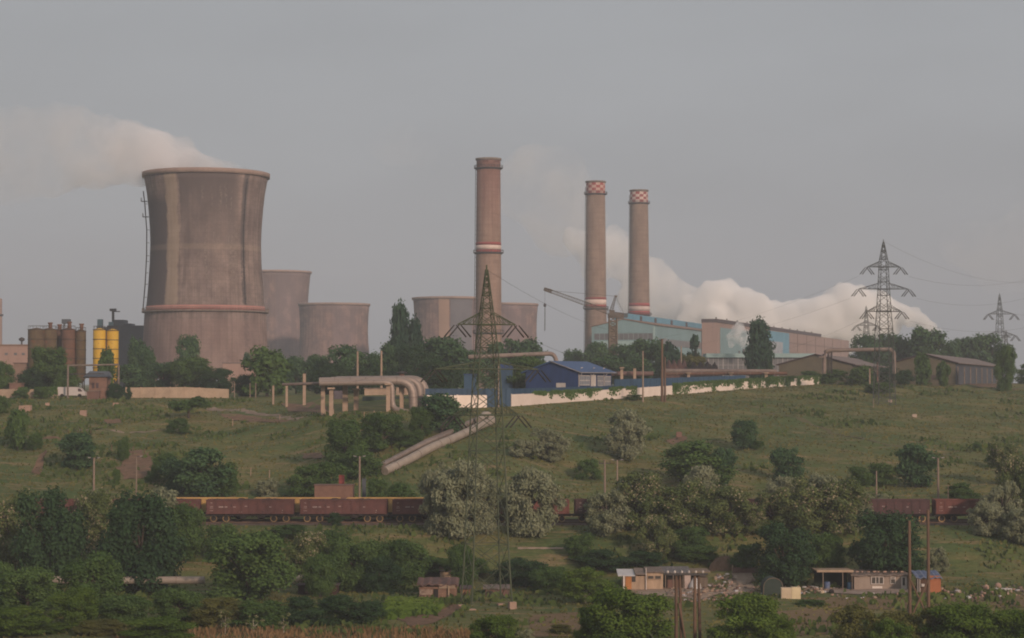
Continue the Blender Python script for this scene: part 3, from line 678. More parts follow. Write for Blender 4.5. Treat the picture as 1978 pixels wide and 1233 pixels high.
# ------------------------------------------------------------ silos
M_RUST = pm('rusty_brown_steel', (.13, .095, .045), (.085, .055, .035), .35, .8, .1, spots=(.17, .07, .04))
M_RUST2 = pm('rust_red_steel', (.17, .085, .055), (.1, .055, .04), .35, .8, .1, spots=(.1, .075, .05))
M_YEL = pm('yellow_paint', (.62, .38, .03), (.52, .30, .025), .3, .6, spots=(.42, .22, .03))
M_HOOP = pm('hoop_dark', (.08, .06, .045), (.05, .04, .035), .6, .8)
def silo(px, D, ytop, w, m, label, cat_top, group):
    b = at(px, 740, D); b.z = -3.1; r = w / 2 * D / F; h = zw(ytop, D) + 3.1
    t = thing('storage_silo', label, 'silo', b, group)
    mb = MB(); mb.lathe(b, [(3, .5), (4.4, r), (h, r), (h + .05, r * .96), (h + .5, .3)], 40); mb.disc(b + Vector((0, 0, 3)), .5, 40, True); mb.build('body', m, t)
    z = 4.6
    while z < h + .1:
        mb = MB(); mb.lathe(b, [(z - .09, r), (z - .09, r + .09), (z + .09, r + .09), (z + .09, r)], 40); z += (h - 4.6) / 5
        mb.build('hoop', M_HOOP, t)
    for k in range(4):
        a = k * math.pi / 2 + .7; p = b + Vector((r * .8 * math.cos(a), r * .8 * math.sin(a), 0)); mb = MB(); mb.tube([p - Vector((0, 0, .3)), p + Vector((0, 0, 4.4))], .16, 6); mb.build('leg', M_HOOP, t)
    mb = MB()
    for k in range(14):
        a = k * 6.28 / 14; p = b + Vector((r * .97 * math.cos(a), r * .97 * math.sin(a), h)); mb.tube([p, p + Vector((0, 0, 1))], .035, 4)
    mb.lathe(b, [(h + .96, r * .96), (h + 1.02, r * .98), (h + 1.04, r * .96)], 28); mb.build('guard_rail', M_HOOP, t)
    if cat_top:
        mb = MB(); mb.tube([b + Vector((.2, 0, h + .2)), b + Vector((.2, 0, h + cat_top))], .5, 10); mb.lathe(b + Vector((.2, 0, h + cat_top)), [(-.1, .45), (0, .68), (.35, .68), (.36, .2)], 12); mb.build('filter_stack', M_RUST2, t)
    return t
silo(70, 560, 637, 33, M_RUST, 'widest rusty silo, leftmost of the silo row beside the pink store', 0, 'storage silos')
silo(95, 561, 637, 28, M_RUST, 'second rusty silo from the left, with a short stack on its top', 1.6, 'storage silos')
silo(113, 566, 639, 15, M_RUST2, 'narrow dark rusty silo standing back between its brown neighbours', 1.4, 'storage silos')
silo(132, 560, 637, 27, M_RUST2, 'reddish rusty silo in the middle of the row with a double stack', 1.8, 'storage silos')
silo(155.5, 560, 640, 20, M_RUST, 'rightmost of the rusty brown silos, next to the yellow pair', 1.7, 'storage silos')
silo(191.5, 555, 637.5, 24, M_YEL, 'yellow silo with a rusty streaked left side, left one of the yellow pair', 0, 'storage silos')
silo(217, 556, 639, 23, M_YEL, 'clean bright yellow silo, right one of the yellow pair', 0, 'storage silos')
# conveyor frame on the silos
b = at(124, 640, 566)
g = thing('silo_elevator', 'thin steel elevator tower standing behind the rusty silos', 'elevator', Vector((b.x, 568, -3)))
mb = MB()
for dx in (-.6, .6):
    for dy in (0, 1.2): mb.tube([Vector((b.x + dx, 568 + dy, -3.2)), Vector((b.x + dx, 568 + dy, zw(622, 568)))], .1, 4)
for i in range(12):
    z = -2 + i * 1.6; mb.tube([Vector((b.x - .6, 568, z)), Vector((b.x + .6, 568, z + 1.5))], .06, 4)
mb.build('frame', M_STEELD, g); mb = MB(); mb.box((b.x, 568.6, zw(621, 568)), (2.2, 1.8, 1.2)); mb.build('head_box', M_SLATE2, g)

# ------------------------------------------------------------ crane
M_CRANE = pm('crane_paint', (.15, .12, .095), (.10, .08, .065), .6, .7); M_CRANE2 = pm('crane_mast_steel', (.21, .165, .12), (.15, .115, .085), .4, .7)
D = 720; b = at(1184, 740, D); b.z = -.5
cr = thing('tower_crane', 'lattice tower crane with its jib raised to the left in front of the middle chimney', 'crane', b)
def lattice(mb, p, q, w0, w1, r, rb, seg, side=Vector((0, 1, 0))):
    p, q = Vector(p), Vector(q); d = (q - p).normalized(); e1 = side.normalized(); e2 = d.cross(e1).normalized()
    C = [(-1, -1), (1, -1), (1, 1), (-1, 1)]
    P_ = lambda t, c, : p.lerp(q, t) + (e1 * c[0] + e2 * c[1]) * (w0 + (w1 - w0) * t) / 2
    for c in C: mb.tube([P_(0, c), P_(1, c)], r, 4)
    for i in range(seg):
        for k in range(4):
            a, b2 = C[k], C[(k + 1) % 4]
            if i % 2: a, b2 = b2, a
            mb.tube([P_(i / seg, a), P_((i + 1) / seg, b2)], rb, 4, False)
            mb.tube([P_((i + 1) / seg, a), P_((i + 1) / seg, b2)], rb, 4, False)
mb = MB(); lattice(mb, b, at(1184, 612, D), 2.6, 2.6, .3, .16, 14); mb.box(b + Vector((0, 0, 10)), (2.0, 2.0, 20)); mb.build('mast', M_CRANE2, cr)
mb = MB(); mb.box(at(1186, 610, D), (4.2, 3.2, 1.6)); mb.box(at(1182, 605, D - 1), (1.8, 1.8, 2)); mb.build('cab', M_CRANE, cr)
mb = MB(); lattice(mb, at(1183, 606, D), at(1066, 563.5, D), 1.5, 1.0, .09, .045, 22); lattice(mb, at(1066, 563.5, D), at(1051, 558.5, D), 1.0, .8, .2, .1, 5); mb.build('jib', M_CRANE, cr)
mb = MB(); lattice(mb, at(1180, 603, D), at(1189, 573, D), 1.1, .5, .09, .05, 8); mb.box(at(1189.5, 572.5, D), (1.0, .6, .6)); mb.build('a_frame', M_CRANE, cr)
mb = MB(); lattice(mb, at(1187, 607, D), at(1212, 610, D), 1.3, 1.1, .14, .08, 7); mb.box(at(1199, 611.5, D), (2.2, 1.6, 1.6)); mb.build('counter_jib', M_CRANE, cr)
mb = MB(); mb.tube([at(1189, 572.5, D), at(1066, 562, D)], .05, 4); mb.tube([at(1189, 572.5, D), at(1205, 606, D)], .05, 4); mb.build('stay_rope', M_STEELD, cr)
mb = MB(); mb.tube([at(1052.5, 560, D), at(1052.5, 586, D)], .035, 4); mb.build('hoist_rope', M_STEELD, cr)
mb = MB(); mb.lathe(at(1052.5, 590, D), [(-.6, .1), (-.4, .45), (.3, .5), (.7, .15)], 10); mb.tube([at(1052.5, 590, D), at(1052, 640, D)], .09, 5); mb.tube([at(1053, 592, D), at(1053.3, 638, D)], .05, 4); mb.build('hook_block', M_STEELD, cr)

# ------------------------------------------------------------ sheds on the right
M_SHED = pm('shed_render', (.135, .115, .078), (.095, .082, .058), .25, .9); M_SHEDR = pm('shed_roof_sheet', (.20, .155, .14), (.15, .118, .105), .2, .8, stretch=(3, .3, 1))
def shed(c0, axd, Wd, Ln, He_, Hp_, label, posts):
    ax_ = Vector(axd).normalized(); g_ = Vector((-ax_.y, ax_.x, 0)); b = Vector(c0)
    t = thing('long_shed', label, 'shed', b)
    q = lambda s, tt, z: b + ax_ * s + g_ * tt + Vector((0, 0, z))
    mb = MB(); mb.prism([q(0, 0, -.6), q(0, 0, He_), q(0, Wd / 2, Hp_), q(0, Wd, He_), q(0, Wd, -.6)], ax_ * Ln); mb.build('wall', M_SHED, t)
    mb = MB(); mb.prism([q(-.5, -.9, He_ - .2), q(-.5, Wd / 2, Hp_ + .06), q(-.5, Wd + .9, He_ - .2), q(-.5, Wd + .9, He_ + .05), q(-.5, Wd / 2, Hp_ + .32), q(-.5, -.9, He_ + .05)], ax_ * (Ln + 1)); mb.build('roof', M_SHEDR, t)
    mb = MB()
    for s in (-.62,):
        mb.tube([q(s, -.9, He_ - .1), q(s, Wd / 2, Hp_ + .2), q(s, Wd + .9, He_ - .1)], .16, 4)
    mb.build('verge_board', M_ROOFD, t)
    for tt in ((.3, .55, .8) if not posts else (.35, .65)):
        mb = MB(); mb.prism([q(-.06, Wd * tt - .6, 1.3), q(-.06, Wd * tt + .6, 1.3), q(-.06, Wd * tt + .6, 2.5), q(-.06, Wd * tt - .6, 2.5)], ax_ * .05); mb.build('window', M_ROOFD, t)
    if posts:
        mb = MB()
        n = 9
        for i in range(n): mb.box(q(3 + i * (Ln - 6) / (n - 1), -.35, He_ / 2 - .6), (.3, .3, He_ - .9), rz=math.atan2(ax_.y, ax_.x))
        mb.build('side_posts', M_CONCD, t)
        mb = MB(); mb.prism([q(.3, -.08, -.3), q(Ln - .3, -.08, -.3), q(Ln - .3, -.08, He_ - .4), q(.3, -.08, He_ - .4)], g_ * .06); mb.build('shade_toned_side', M_SLATE, t)  # dark sheet over the side wall, its shade put into the colour
    return t
b = at(1647, 740, 596); b.z = -.3
shed(b, (53, 195, 0), 21.2, 150, 5.6, 8.4, 'long low shed with a tan gable behind the pipe portal', False)
b = at(1846, 740, 585); b.z = -.3
shed(b, (62, 190, 0), 17.5, 150, 6.0, 8.4, 'long low shed with dark posts along its side, right of the pipe portal', True)
# ------------------------------------------------------------ pylons
M_PYL = pm('green_pylon_paint', (.085, .10, .058), (.06, .073, .046), .5, .8); M_PYG = pm('grey_pylon_steel', (.085, .09, .085), (.06, .065, .06), .4, .7)
M_INS = pm('insulator_dark', (.03, .025, .02), (.02, .018, .016), 1, .5); M_WIRE = pm('wire_grey', (.06, .06, .06), (.05, .05, .05), 1, .6)
def pylon(px, D, ytop, yb, prof, arms, rot, label, m, r, rb, group, ins=True, foot=False, zb=None, name='power_pylon'):
    """prof: (py, half px) ; arms: (py, half span px left, right, peak py)"""
    b = at(px, yb, D) if zb is None else Vector((xw(px, D), D, zb)); s = D / F
    t = thing(name, label, 'pylon', b, group)
    cz = lambda py: zw(py, D); ca, sa = math.cos(rot), math.sin(rot)
    E1 = Vector((ca, sa, 0)); E2 = Vector((-sa, ca, 0)); base = Vector((b.x, D, 0))
    hw = lambda py: float(np.interp(py, [p[0] for p in prof], [p[1] for p in prof])) * s
    P_ = lambda py, c: base + (E1 * c[0] + E2 * c[1]) * hw(py) + Vector((0, 0, cz(py)))
    C = [(-1, -1), (1, -1), (1, 1), (-1, 1)]
    ys = [p[0] for p in prof]
    for c in C:
        mb = MB(); mb.tube([P_(y, c) for y in ys], [r * (.55 + .45 * i / (len(ys) - 1)) for i in range(len(ys))], 5); mb.build('leg', m, t)
        if foot: mb = MB(); mb.box(P_(ys[-1], c) + Vector((0, 0, -.35 if c[1] < 0 and c[0] > 0 else -1.05)), (.85, .85, 1.1), rz=rot); mb.build('concrete_foot', pm('pinkish_footing', (.36, .24, .18), (.26, .18, .14), .8, .9), t)
    mb = MB(); y = ys[0] + 4; k = 0
    while y < ys[-1] - 4:
        stp = max(hw(y) / s * 1.5, 5); y2 = min(y + stp, ys[-1])
        if ys[-1] - y2 < 12 and ys[-1] - y2 > 0: y2 = ys[-1]
        for i in range(4):
            a, q = C[i], C[(i + 1) % 4]
            mb.tube([P_(y, a), P_(y2, q)], rb, 4, False)
            if k % 2 == 0 or hw(y) / s > 10: mb.tube([P_(y, q), P_(y2, a)], rb, 4, False)
            mb.tube([P_(y2, a), P_(y2, q)], rb, 4, False) if k % 2 == 0 and y2 < ys[-1] - 1 else None
        y = y2; k += 1
    mb.build('bracing', m, t)
    mb = MB(); top = base + Vector((0, 0, cz(ys[0] - 1))); mb.tube([top - Vector((0, 0, .5)), top + Vector((0, 0, .5))], r * .9, 5); mb.build('peak', m, t)
    tips = []
    for (py, sl, sr, pk) in arms:
        mb = MB()
        for sgn, sp in ((-1, sl), (1, sr)):
            if not sp: continue
            tip = base + E1 * sgn * sp * s + Vector((0, 0, cz(py)))
            for q in (-1, 1):
                c = (sgn, q); mb.tube([P_(py, c), tip], r * .6, 4); mb.tube([P_(pk, c), tip], r * .5, 4)
                for f in (.25, .5, .75):
                    mb.tube([P_(py, c).lerp(tip, f), P_(pk, c).lerp(tip, f)], rb * .8, 4, False)
                    mb.tube([P_(py, c).lerp(tip, f), P_(pk, c).lerp(tip, f - .25)], rb * .8, 4, False)
            tips.append(tip)
        mb.tube([P_(py, (-1, -1)), P_(py, (1, -1))], r * .75, 4); mb.tube([P_(py, (-1, 1)), P_(py, (1, 1))], r * .75, 4)
        arm = mb.build('crossarm', m, t)
        if ins:
            for tip in tips[-(2 if sl and sr else 1):]:
                L = 1.9 * (ins if ins is not True else 1)
                for dx, off in ((-1, -.28), (-1, .28), (1, -.28), (1, .28)):
                    mb = MB(); p0 = tip + Vector((off + dx * .12, 0, -.1)); mb.tube([p0, p0 + Vector((dx * L * .62, dx * .5, -L * .75))], [.07 * L / 1.9, .1 * L / 1.9], 6); mb.build('insulator', M_INS, arm)
    return t, tips
zb1 = gp(943, 1163).z
p1, tip1 = pylon(940, 250, 519, 1163, [(521, 2), (604, 11), (628, 13.5), (714, 21), (800, 25), (900, 29), (1050, 34), (1095, 36), (1163, 40)],
      [(627, 58, 58, 604), (713.5, 104, 103, 700), (802, 66, 64, 778)], math.radians(16), 'tall green lattice pylon standing in the valley in front of the train', M_PYL, .11, .042, 'lattice power pylons', True, True, zb1)
zb2 = gp(1708, 783).z
p2, tip2 = pylon(1708, 485, 467, 783, [(468, 1.2), (505, 7), (560, 9), (600, 11), (640, 13.5), (783, 17)],
      [(516, 33, 34, 505), (558.5, 50, 50, 547), (602, 34, 36, 590)], math.radians(8), 'three armed grey pylon at the top of the grassy slope before the white steam', M_PYG, .11, .05, 'lattice power pylons', 1.15, False, zb2)
p3, tip3 = pylon(1932, 820, 570, 745, [(570, 1), (600, 4), (640, 6), (700, 9), (745, 12)],
      [(607, 23, 30, 600), (648, 30, 32, 640)], math.radians(10), 'distant pylon at the right edge rising above the dark trees', M_PYG, .13, .06, 'lattice power pylons', 1.5, False, -.6)
p4, tip4 = pylon(1674, 880, 594, 745, [(594, 1), (620, 3), (650, 5), (745, 10)],
      [(629, 20, 22, 622), (660, 14, 14, 654)], math.radians(10), 'small distant pylon just left of the three armed pylon', M_PYG, .13, .06, 'lattice power pylons', 1.5, False, -.6)
p5, tip5 = pylon(1944, 1300, 640, 745, [(640, 1), (670, 3), (745, 7)],
      [(652, 10, 10, 648), (668, 14, 14, 663)], 0, 'faintest, farthest pylon showing behind the right edge pylon', M_PYG, .2, .1, 'lattice power pylons', False, False, -.6)
def wire(a, b, sag, label, r=.017):
    a, b = Vector(a), Vector(b); pts = [a.lerp(b, i / 14) - Vector((0, 0, sag * 4 * (i / 14) * (1 - i / 14))) for i in range(15)]
    mb = MB(); mb.tube(pts, r, 5); o = mb.build('power_line', M_WIRE); return tag(o, label, 'cable', 'overhead power lines')
dirs = Vector((1, .12, 0))
wl = ['upper wire running right from the three armed pylon top arm', 'wire running left from the left tip of the top arm', 'wire from the right tip of the middle arm of the three armed pylon', 'wire from the left tip of the middle arm of the three armed pylon', 'wire from the right tip of the lowest arm of the three armed pylon', 'wire from the left tip of the lowest arm of the three armed pylon']
T2 = [tip2[1], tip2[0], tip2[3], tip2[2], tip2[5], tip2[4]]
ends = [at(2100, 500, 500), at(1240, 655, 900), at(2080, 535, 540), at(1180, 690, 880), at(2080, 600, 560), at(1400, 690, 900)]
for i, (a, e) in enumerate(zip(T2, ends)):
    wire(a - Vector((-1.9 if i % 2 == 0 else 1.9, 0, 2.2)), e, 4 if i % 2 == 0 else 3, wl[i])
wire(tip3[1], at(2300, 560, 700), 4, 'wire running right from the distant right edge pylon', .025)
wire(tip1[1] + Vector((1.3, 0, -1.5)), at(1240, 700, 560), 2, 'wire from the right tip of the top arm of the tall green pylon')
wire(tip1[0] + Vector((-1.3, 0, -1.5)), at(620, 742, 480), 2, 'wire from the left tip of the top arm of the tall green pylon')
wire(at(938, 520, 250), at(1250, 640, 620), 3, 'earth wire leaving the peak of the tall green pylon')
wire(at(1708, 467, 485), at(2060, 535, 640), 5, 'earth wire leaving the peak of the three armed pylon')

# ------------------------------------------------------------ walls on the plateau edge
M_WALLW = pm('whitewash', (.82, .70, .62), (.72, .60, .52), .25, .9); M_WALLT = pm('tan_concrete_panel', (.48, .35, .25), (.36, .265, .19), .35, .9)
M_BLUEF = pm('blue_sheet_metal', (.032, .075, .135), (.026, .06, .105), .25, .6, stretch=(4, 4, .4)); M_BLUEH = pm('blue_house_paint', (.026, .055, .165), (.02, .045, .125), .25, .6, stretch=(3, 3, .5))
def wall(name, px0, px1, ytop, m, label, thick=.25, dd=0, step=12, base=None, panels=True):
    n = max(2, int(abs(px1 - px0) / step)); t = None; pts = []
    for i in range(n + 1):
        px = px0 + (px1 - px0) * i / n; D = float(np.interp(px, E_PX, E_D)) + dd; D -= 2 if dd == 0 else 0
        x = xw(px, D); pts.append((Vector((x, D, gz(x, D) - .4)), zw(ytop(px), D)))
    b = pts[0][0]; t = thing(name, label, 'wall', b)
    mb = MB(); mp = mb
    for (p, zt), (q, zt2) in zip(pts[:-1], pts[1:]):
        d = (q - p); d.z = 0; nrm = Vector((d.y, -d.x, 0)).normalized() * thick / 2
        P4 = [p - nrm, q - nrm, q + nrm, p + nrm]; a = [v.copy() for v in P4]; tp = []
        for v, zz_ in zip(P4, (zt, zt2, zt2, zt)): tp.append(Vector((v.x, v.y, zz_)))
        mb.add(a + tp, [(0, 1, 2, 3), (4, 7, 6, 5), (0, 4, 5, 1), (2, 6, 7, 3), (0, 3, 7, 4), (1, 5, 6, 2)])
        mp.box(((p.x), p.y - thick / 2 - .03, (p.z + zt) / 2 + .05), (.28 if panels else .1, .2, zt - p.z + .1))
    mb.build('panels', m, t); return t
lin = lambda *pp: (lambda px: float(np.interp(px, [p[0] for p in pp], [p[1] for p in pp])))
wall('concrete_wall', 244, 442, lin((244, 749), (360, 748), (442, 752)), M_WALLT, 'tan concrete panel wall right of the gateway frame', step=25)
wall('concrete_wall', -60, 112, lin((-60, 752), (112, 752)), M_WALLT, 'tan concrete wall overgrown by shrubs, left of the white van', step=25)
wall('white_wall', 826, 941, lin((826, 764), (941, 763.5)), M_WALLW, 'short whitewashed wall between the pipe bends and the blue gate', step=28)
wall('white_wall', 988, 1582, lin((988, 762), (1100, 758), (1200, 751), (1300, 745), (1400, 738), (1500, 732), (1582, 729)), M_WALLW, 'long whitewashed wall climbing the hill edge, hung with creepers', step=22, panels=False)
wall('blue_fence', 942, 987, lin((942, 752), (987, 750)), M_BLUEF, 'blue sheet metal gate between the two white walls', step=9, thick=.1)
wall('blue_fence', 822, 1186, lin((822, 751), (990, 751), (1070, 749), (1186, 745)), M_BLUEF, 'low blue sheet metal fence behind the white wall, below the blue house', dd=3, step=10, thick=.1, panels=False)
wall('blue_fence', 1187, 1440, lin((1187, 733), (1300, 730), (1440, 725)), M_BLUEF, 'taller blue sheet metal fence behind the white wall, right of the blue house', dd=3, step=10, thick=.1, panels=False)

# ------------------------------------------------------------ blue house
c = at(1117, 740, 440); c.z = -2
s1 = Vector((8, 15, 0)).normalized(); g1 = Vector((-s1.y, s1.x, 0))
bh = thing('blue_house', 'blue painted house with a blue metal roof and white framed windows behind the fence', 'house', c)
q = lambda s, t, z: c + s1 * s + g1 * t + Vector((0, 0, z))
e, rz_, Ls, wd = zw(719, 440) + 2, zw(700, 443) + 2, 16.5, 6.3
mb = MB(); mb.prism([q(0, 0, -1), q(0, 0, e), q(0, wd, rz_), q(0, 2 * wd, e), q(0, 2 * wd, -1)], s1 * Ls); mb.build('wall', M_BLUEH, bh)
mb = MB(); mb.prism([q(-.5, -.9, e - .25), q(-.5, wd, rz_ + .05), q(-.5, 2 * wd + .9, e - .25), q(-.5, 2 * wd + .9, e), q(-.5, wd, rz_ + .3), q(-.5, -.9, e)], s1 * (Ls + 1.4)); rf = mb.build('roof', pm('blue_roof_sheet', (.045, .10, .24), (.035, .08, .19), .3, .5, .1, (5, .5, 1)), bh)
M_WF = pm('white_frame', (.62, .55, .50), (.5, .44, .4), 1, .7)
mb = MB(); mb.tube([q(-.5, -.9, e - .12), q(Ls + .9, -.9, e - .12)], .1, 4); mb.tube([q(-.5, -.9, e - .12), q(-.5, wd, rz_ + .17)], .09, 4); mb.build('gutter', pm('pale_trim', (.36, .32, .30), None, 1, .7), bh)
for s0, s2, z0, z1, nm in ((.5, 5.2, .55, 2.55, 'window'), (9.2, 11.9, .4, 2.5, 'window'), (12.9, 15.6, .3, 2.4, 'window')):
    mb = MB(); mb.prism([q(s0, -.1, z0 + 1), q(s2, -.1, z0 + 1), q(s2, -.1, z1 + 1), q(s0, -.1, z1 + 1)], g1 * .08); w_ = mb.build('window', pm('pane_bluegrey', (.10, .14, .20), (.07, .1, .15), .8, .3, spec=.5), bh)
    mb = MB(); n = 6 if s2 - s0 > 4 else 4
    for i in range(n + 1): ss = s0 + (s2 - s0) * i / n; mb.prism([q(ss - .06, -.16, z0 + 1), q(ss + .06, -.16, z0 + 1), q(ss + .06, -.16, z1 + 1), q(ss - .06, -.16, z1 + 1)], g1 * .05)
    for z in (z0 + 1, z0 + 1 + (z1 - z0) * .5, z1 + 1): mb.prism([q(s0 - .1, -.19, z - .06), q(s2 + .1, -.19, z - .06), q(s2 + .1, -.19, z + .06), q(s0 - .1, -.19, z + .06)], g1 * .05)
    mb.build('frame', M_WF, w_)
mb = MB(); mb.prism([q(6.3, -.12, .2), q(8.4, -.12, .2), q(8.4, -.12, 3.7), q(6.3, -.12, 3.7)], g1 * .1); mb.build('door', M_WF, bh)
for s in (0, 5.9, 12.4):
    mb = MB(); mb.tube([q(s, -.2, e - 1.3), q(s - .1, -.9, e - .3)], .06, 4); mb.tube([q(s, -.15, 0), q(s, -.15, e - .3)], .07, 5); mb.build('downpipe', M_WF, bh)
mb = MB(); mb.prism([q(-.12, 3.0, .5), q(-.12, 5.2, .5), q(-.12, 5.2, 2.0), q(-.12, 3.0, 2.0)], s1 * .1); mb.build('white_hatch', M_WF, bh)
for s in (3.5, 9.5, 14.5):
    mb = MB(); p = q(s, 1.2, e + .45); mb.tube([p, p + Vector((.25, -.2, .5))], .05, 5); mb.box(p + Vector((.3, -.3, .5)), (.35, .5, .15)); mb.build('roof_lamp', M_WF, bh)
# blue hut left of the gate
c2 = at(908, 740, 428); c2.z = gz(c2.x, 428) - .3
bl = thing('blue_hut', 'plain blue sheet hut behind the fence left of the tall green pylon', 'hut', c2)
mb = MB(); mb.box((c2.x, 429.5, (c2.z + zw(724, 428)) / 2), (2.5, 3, zw(724, 428) - c2.z)); mb.build('wall', M_BLUEF, bl)
mb = MB(); mb.box((c2.x, 429.5, zw(724, 428) + .08), (2.8, 3.4, .15)); mb.build('roof', M_BLUEH, bl)
c2 = at(977, 740, 452); c2.z = gz(c2.x, 452) - .3
bl = thing('blue_hut', 'small blue roofed hut half hidden by the bush, right of the tall green pylon', 'hut', c2)
mb = MB(); mb.box((c2.x, 453.5, (c2.z + zw(712, 452)) / 2), (3.0, 3, zw(712, 452) - c2.z)); mb.build('wall', M_BLUEF, bl)
mb = MB(); mb.prism([(c2.x - 1.8, 451.8, zw(713, 452)), (c2.x + 1.8, 451.8, zw(713, 452)), (c2.x + 1.0, 453.5, zw(702, 452)), (c2.x - 1.0, 453.5, zw(702, 452))], (0, .15, .1)); mb.build('roof', M_BLUEH, bl)

# ------------------------------------------------------------ heating pipes
M_PIPE = pm('dull_aluminium', (.34, .27, .23), (.25, .2, .175), .5, .55, .35, (.3, 2, 2)); M_PIPED = pm('old_pipe_wrap', (.26, .2, .17), (.17, .13, .115), .6, .7, .15); M_PILLAR = pm('pillar_concrete', (.40, .285, .21), (.29, .21, .155), .5, .9)
M_PIPEP = pm('pale_pipe_wrap', (.42, .35, .29), (.31, .255, .21), .4, .6, .15, (.5, 2, 2))
def bend(pts, r, k=5):
    pts = [Vector(p) for p in pts]; out = [pts[0]]
    for i in range(1, len(pts) - 1):
        a, b, c_ = pts[i - 1], pts[i], pts[i + 1]; d1 = min(r, (a - b).length / 2.1); d2 = min(r, (c_ - b).length / 2.1)
        p = b + (a - b).normalized() * d1; s = b + (c_ - b).normalized() * d2
        for j in range(k + 1): t_ = j / k; out.append(p * (1 - t_) ** 2 + b * 2 * t_ * (1 - t_) + s * t_ * t_)
    return out + [pts[-1]]
def pipe(pts, r, m, label, br=2.0, rings=True, name='heating_pipe', group='heating pipes'):
    base = Vector(pts[0]); t = thing(name, label, 'pipe', base, group); path = bend(pts, br)
    mb = MB(); mb.tube(path, r, 16); mb.build('pipe_jacket', m, t)
    if rings:
        mb = MB()
        for a, b in zip([Vector(p) for p in pts][:-1], [Vector(p) for p in pts][1:]):
            n = int((b - a).length / 3)
            for i in range(1, n): p = a.lerp(b, i / n); d = (b - a).normalized() * .06; mb.tube([p - d, p + d], r + .035, 16)
        if mb.v: mb.build('joint_rings', M_PIPED, t)
    return t
pipe([at(619, 740.5, 399), at(757, 738.5, 399), at(757.5, 790, 399), at(804, 801, 396)], .55, M_PIPE, 'front heating pipe of the raised row, dropping first and running on along the ground', 1.6)
pipe([at(617, 738, 403), at(797, 735.5, 403), at(799, 800, 403)], .86, M_PIPE, 'second heating pipe of the raised row, bending down left of the widest bend', 3.2)
pipe([at(640, 736, 406), at(810, 733.5, 406), at(811, 800, 406)], .78, M_PIPE, 'third heating pipe of the raised row, bending down beside the widest bend', 2.8)
pipe([at(650, 735, 409), at(821, 733, 409), at(821.5, 790, 409)], .8, M_PIPE, 'rearmost heating pipe of the raised row with the rightmost bend', 2.8)
pipe([at(546, 743, 408), at(622, 740.5, 405)], .28, M_PIPED, 'thin grey pipe running left from the raised pipe row', 1, False)
def pillar(px, yt, yb, D, w, label, head=True, m=None, group='pipe row pillars'):
    x = xw(px, D); b = Vector((x, D, gz(x, D) - .3)); t = thing('concrete_pillar', label, 'pillar', b, group); zt = zw(yt, D)
    mb = MB(); mb.box((x, D, (b.z + zt) / 2), (w, w, zt - b.z)); mb.build('shaft', m or M_PILLAR, t)
    if head: mb = MB(); mb.box((x, D, zt + .16), (w * 1.7, 2.2, .32)); mb.build('head', m or M_PILLAR, t)
pillar(624, 746, 792, 402, .75, 'leftmost thick pillar under the end of the raised pipes')
pillar(640, 752, 797, 396, .75, 'free standing pillar with a white foot just right of the leftmost pipe pillar')
pillar(667, 746, 786, 408, 1.0, 'thick stained pillar under the left part of the pipe row'); pillar(688, 754, 786, 409, .9, 'short pillar right of the thick stained pillar')
pillar(750, 744, 802, 398, .75, 'pillar directly beneath the first pipe drop'); pillar(776, 745, 800, 405, .75, 'reddish pillar between the two pipe drops')
pillar(588, 722, 770, 432, .6, 'slender tall post sticking up above the thin grey pipe', False); pillar(528, 745, 770, 438, .4, 'short thin concrete post left of the pipe row', False)
pillar(554, 745, 772, 430, .45, 'low post holding the left end of the thin pipe', False)
c3 = at(776, 740, 411); t = thing('roof_vent_cowl', 'rusty vent with a flat cap standing above the pipe row', 'vent', at(776, 735, 412))
mb = MB(); mb.tube([at(776, 760, 412), at(776, 722, 412)], .55, 10); mb.build('duct', M_RUST2, t); mb = MB(); mb.lathe(at(776, 720, 412), [(-.1, .3), (-.1, 1.15), (.0, 1.15), (.25, .2)], 16); mb.build('cap', M_STEELD, t)
# kiosk and low wall under the pipes
def gbox(name, px0, px1, yt, D, dep, m, label, cat, roof=None, z0=None):
    x0, x1 = xw(px0, D), xw(px1, D); xm = (x0 + x1) / 2; zb = gz(xm, D) - .3 if z0 is None else z0; zt = zw(yt, D); b = Vector((xm, D + dep / 2, zb))
    t = thing(name, label, cat, b); mb = MB(); mb.box((xm, D + dep / 2, (zb + zt) / 2), (x1 - x0, dep, zt - zb)); mb.build('wall', m, t)
    if roof: mb = MB(); mb.box((xm, D + dep / 2, zt + .07), (x1 - x0 + .4, dep + .4, .14)); mb.build('roof', roof, t)
    return t
gbox('block_kiosk', 704, 757, 751, 446, 3, M_PILLAR, 'tan block kiosk seen beneath the raised pipes', 'kiosk', M_CONCD)
gbox('block_kiosk', 765, 792, 749, 440, 3, pm('light_tan', (.5, .36, .27), None, .5, .9), 'pale kiosk behind the reddish pillar beneath the pipes', 'kiosk', M_CONCD)
gbox('green_container', 700, 800, 766, 425, 4, pm('dark_green_paint', (.04, .06, .05), None, .5, .8), 'dark green container beneath the raised pipes', 'container')
gbox('grey_container', 645, 668, 755, 432, 3, pm('mauve_grey', (.12, .1, .115), None, .5, .8), 'grey purple container left of the thick stained pillar', 'container')
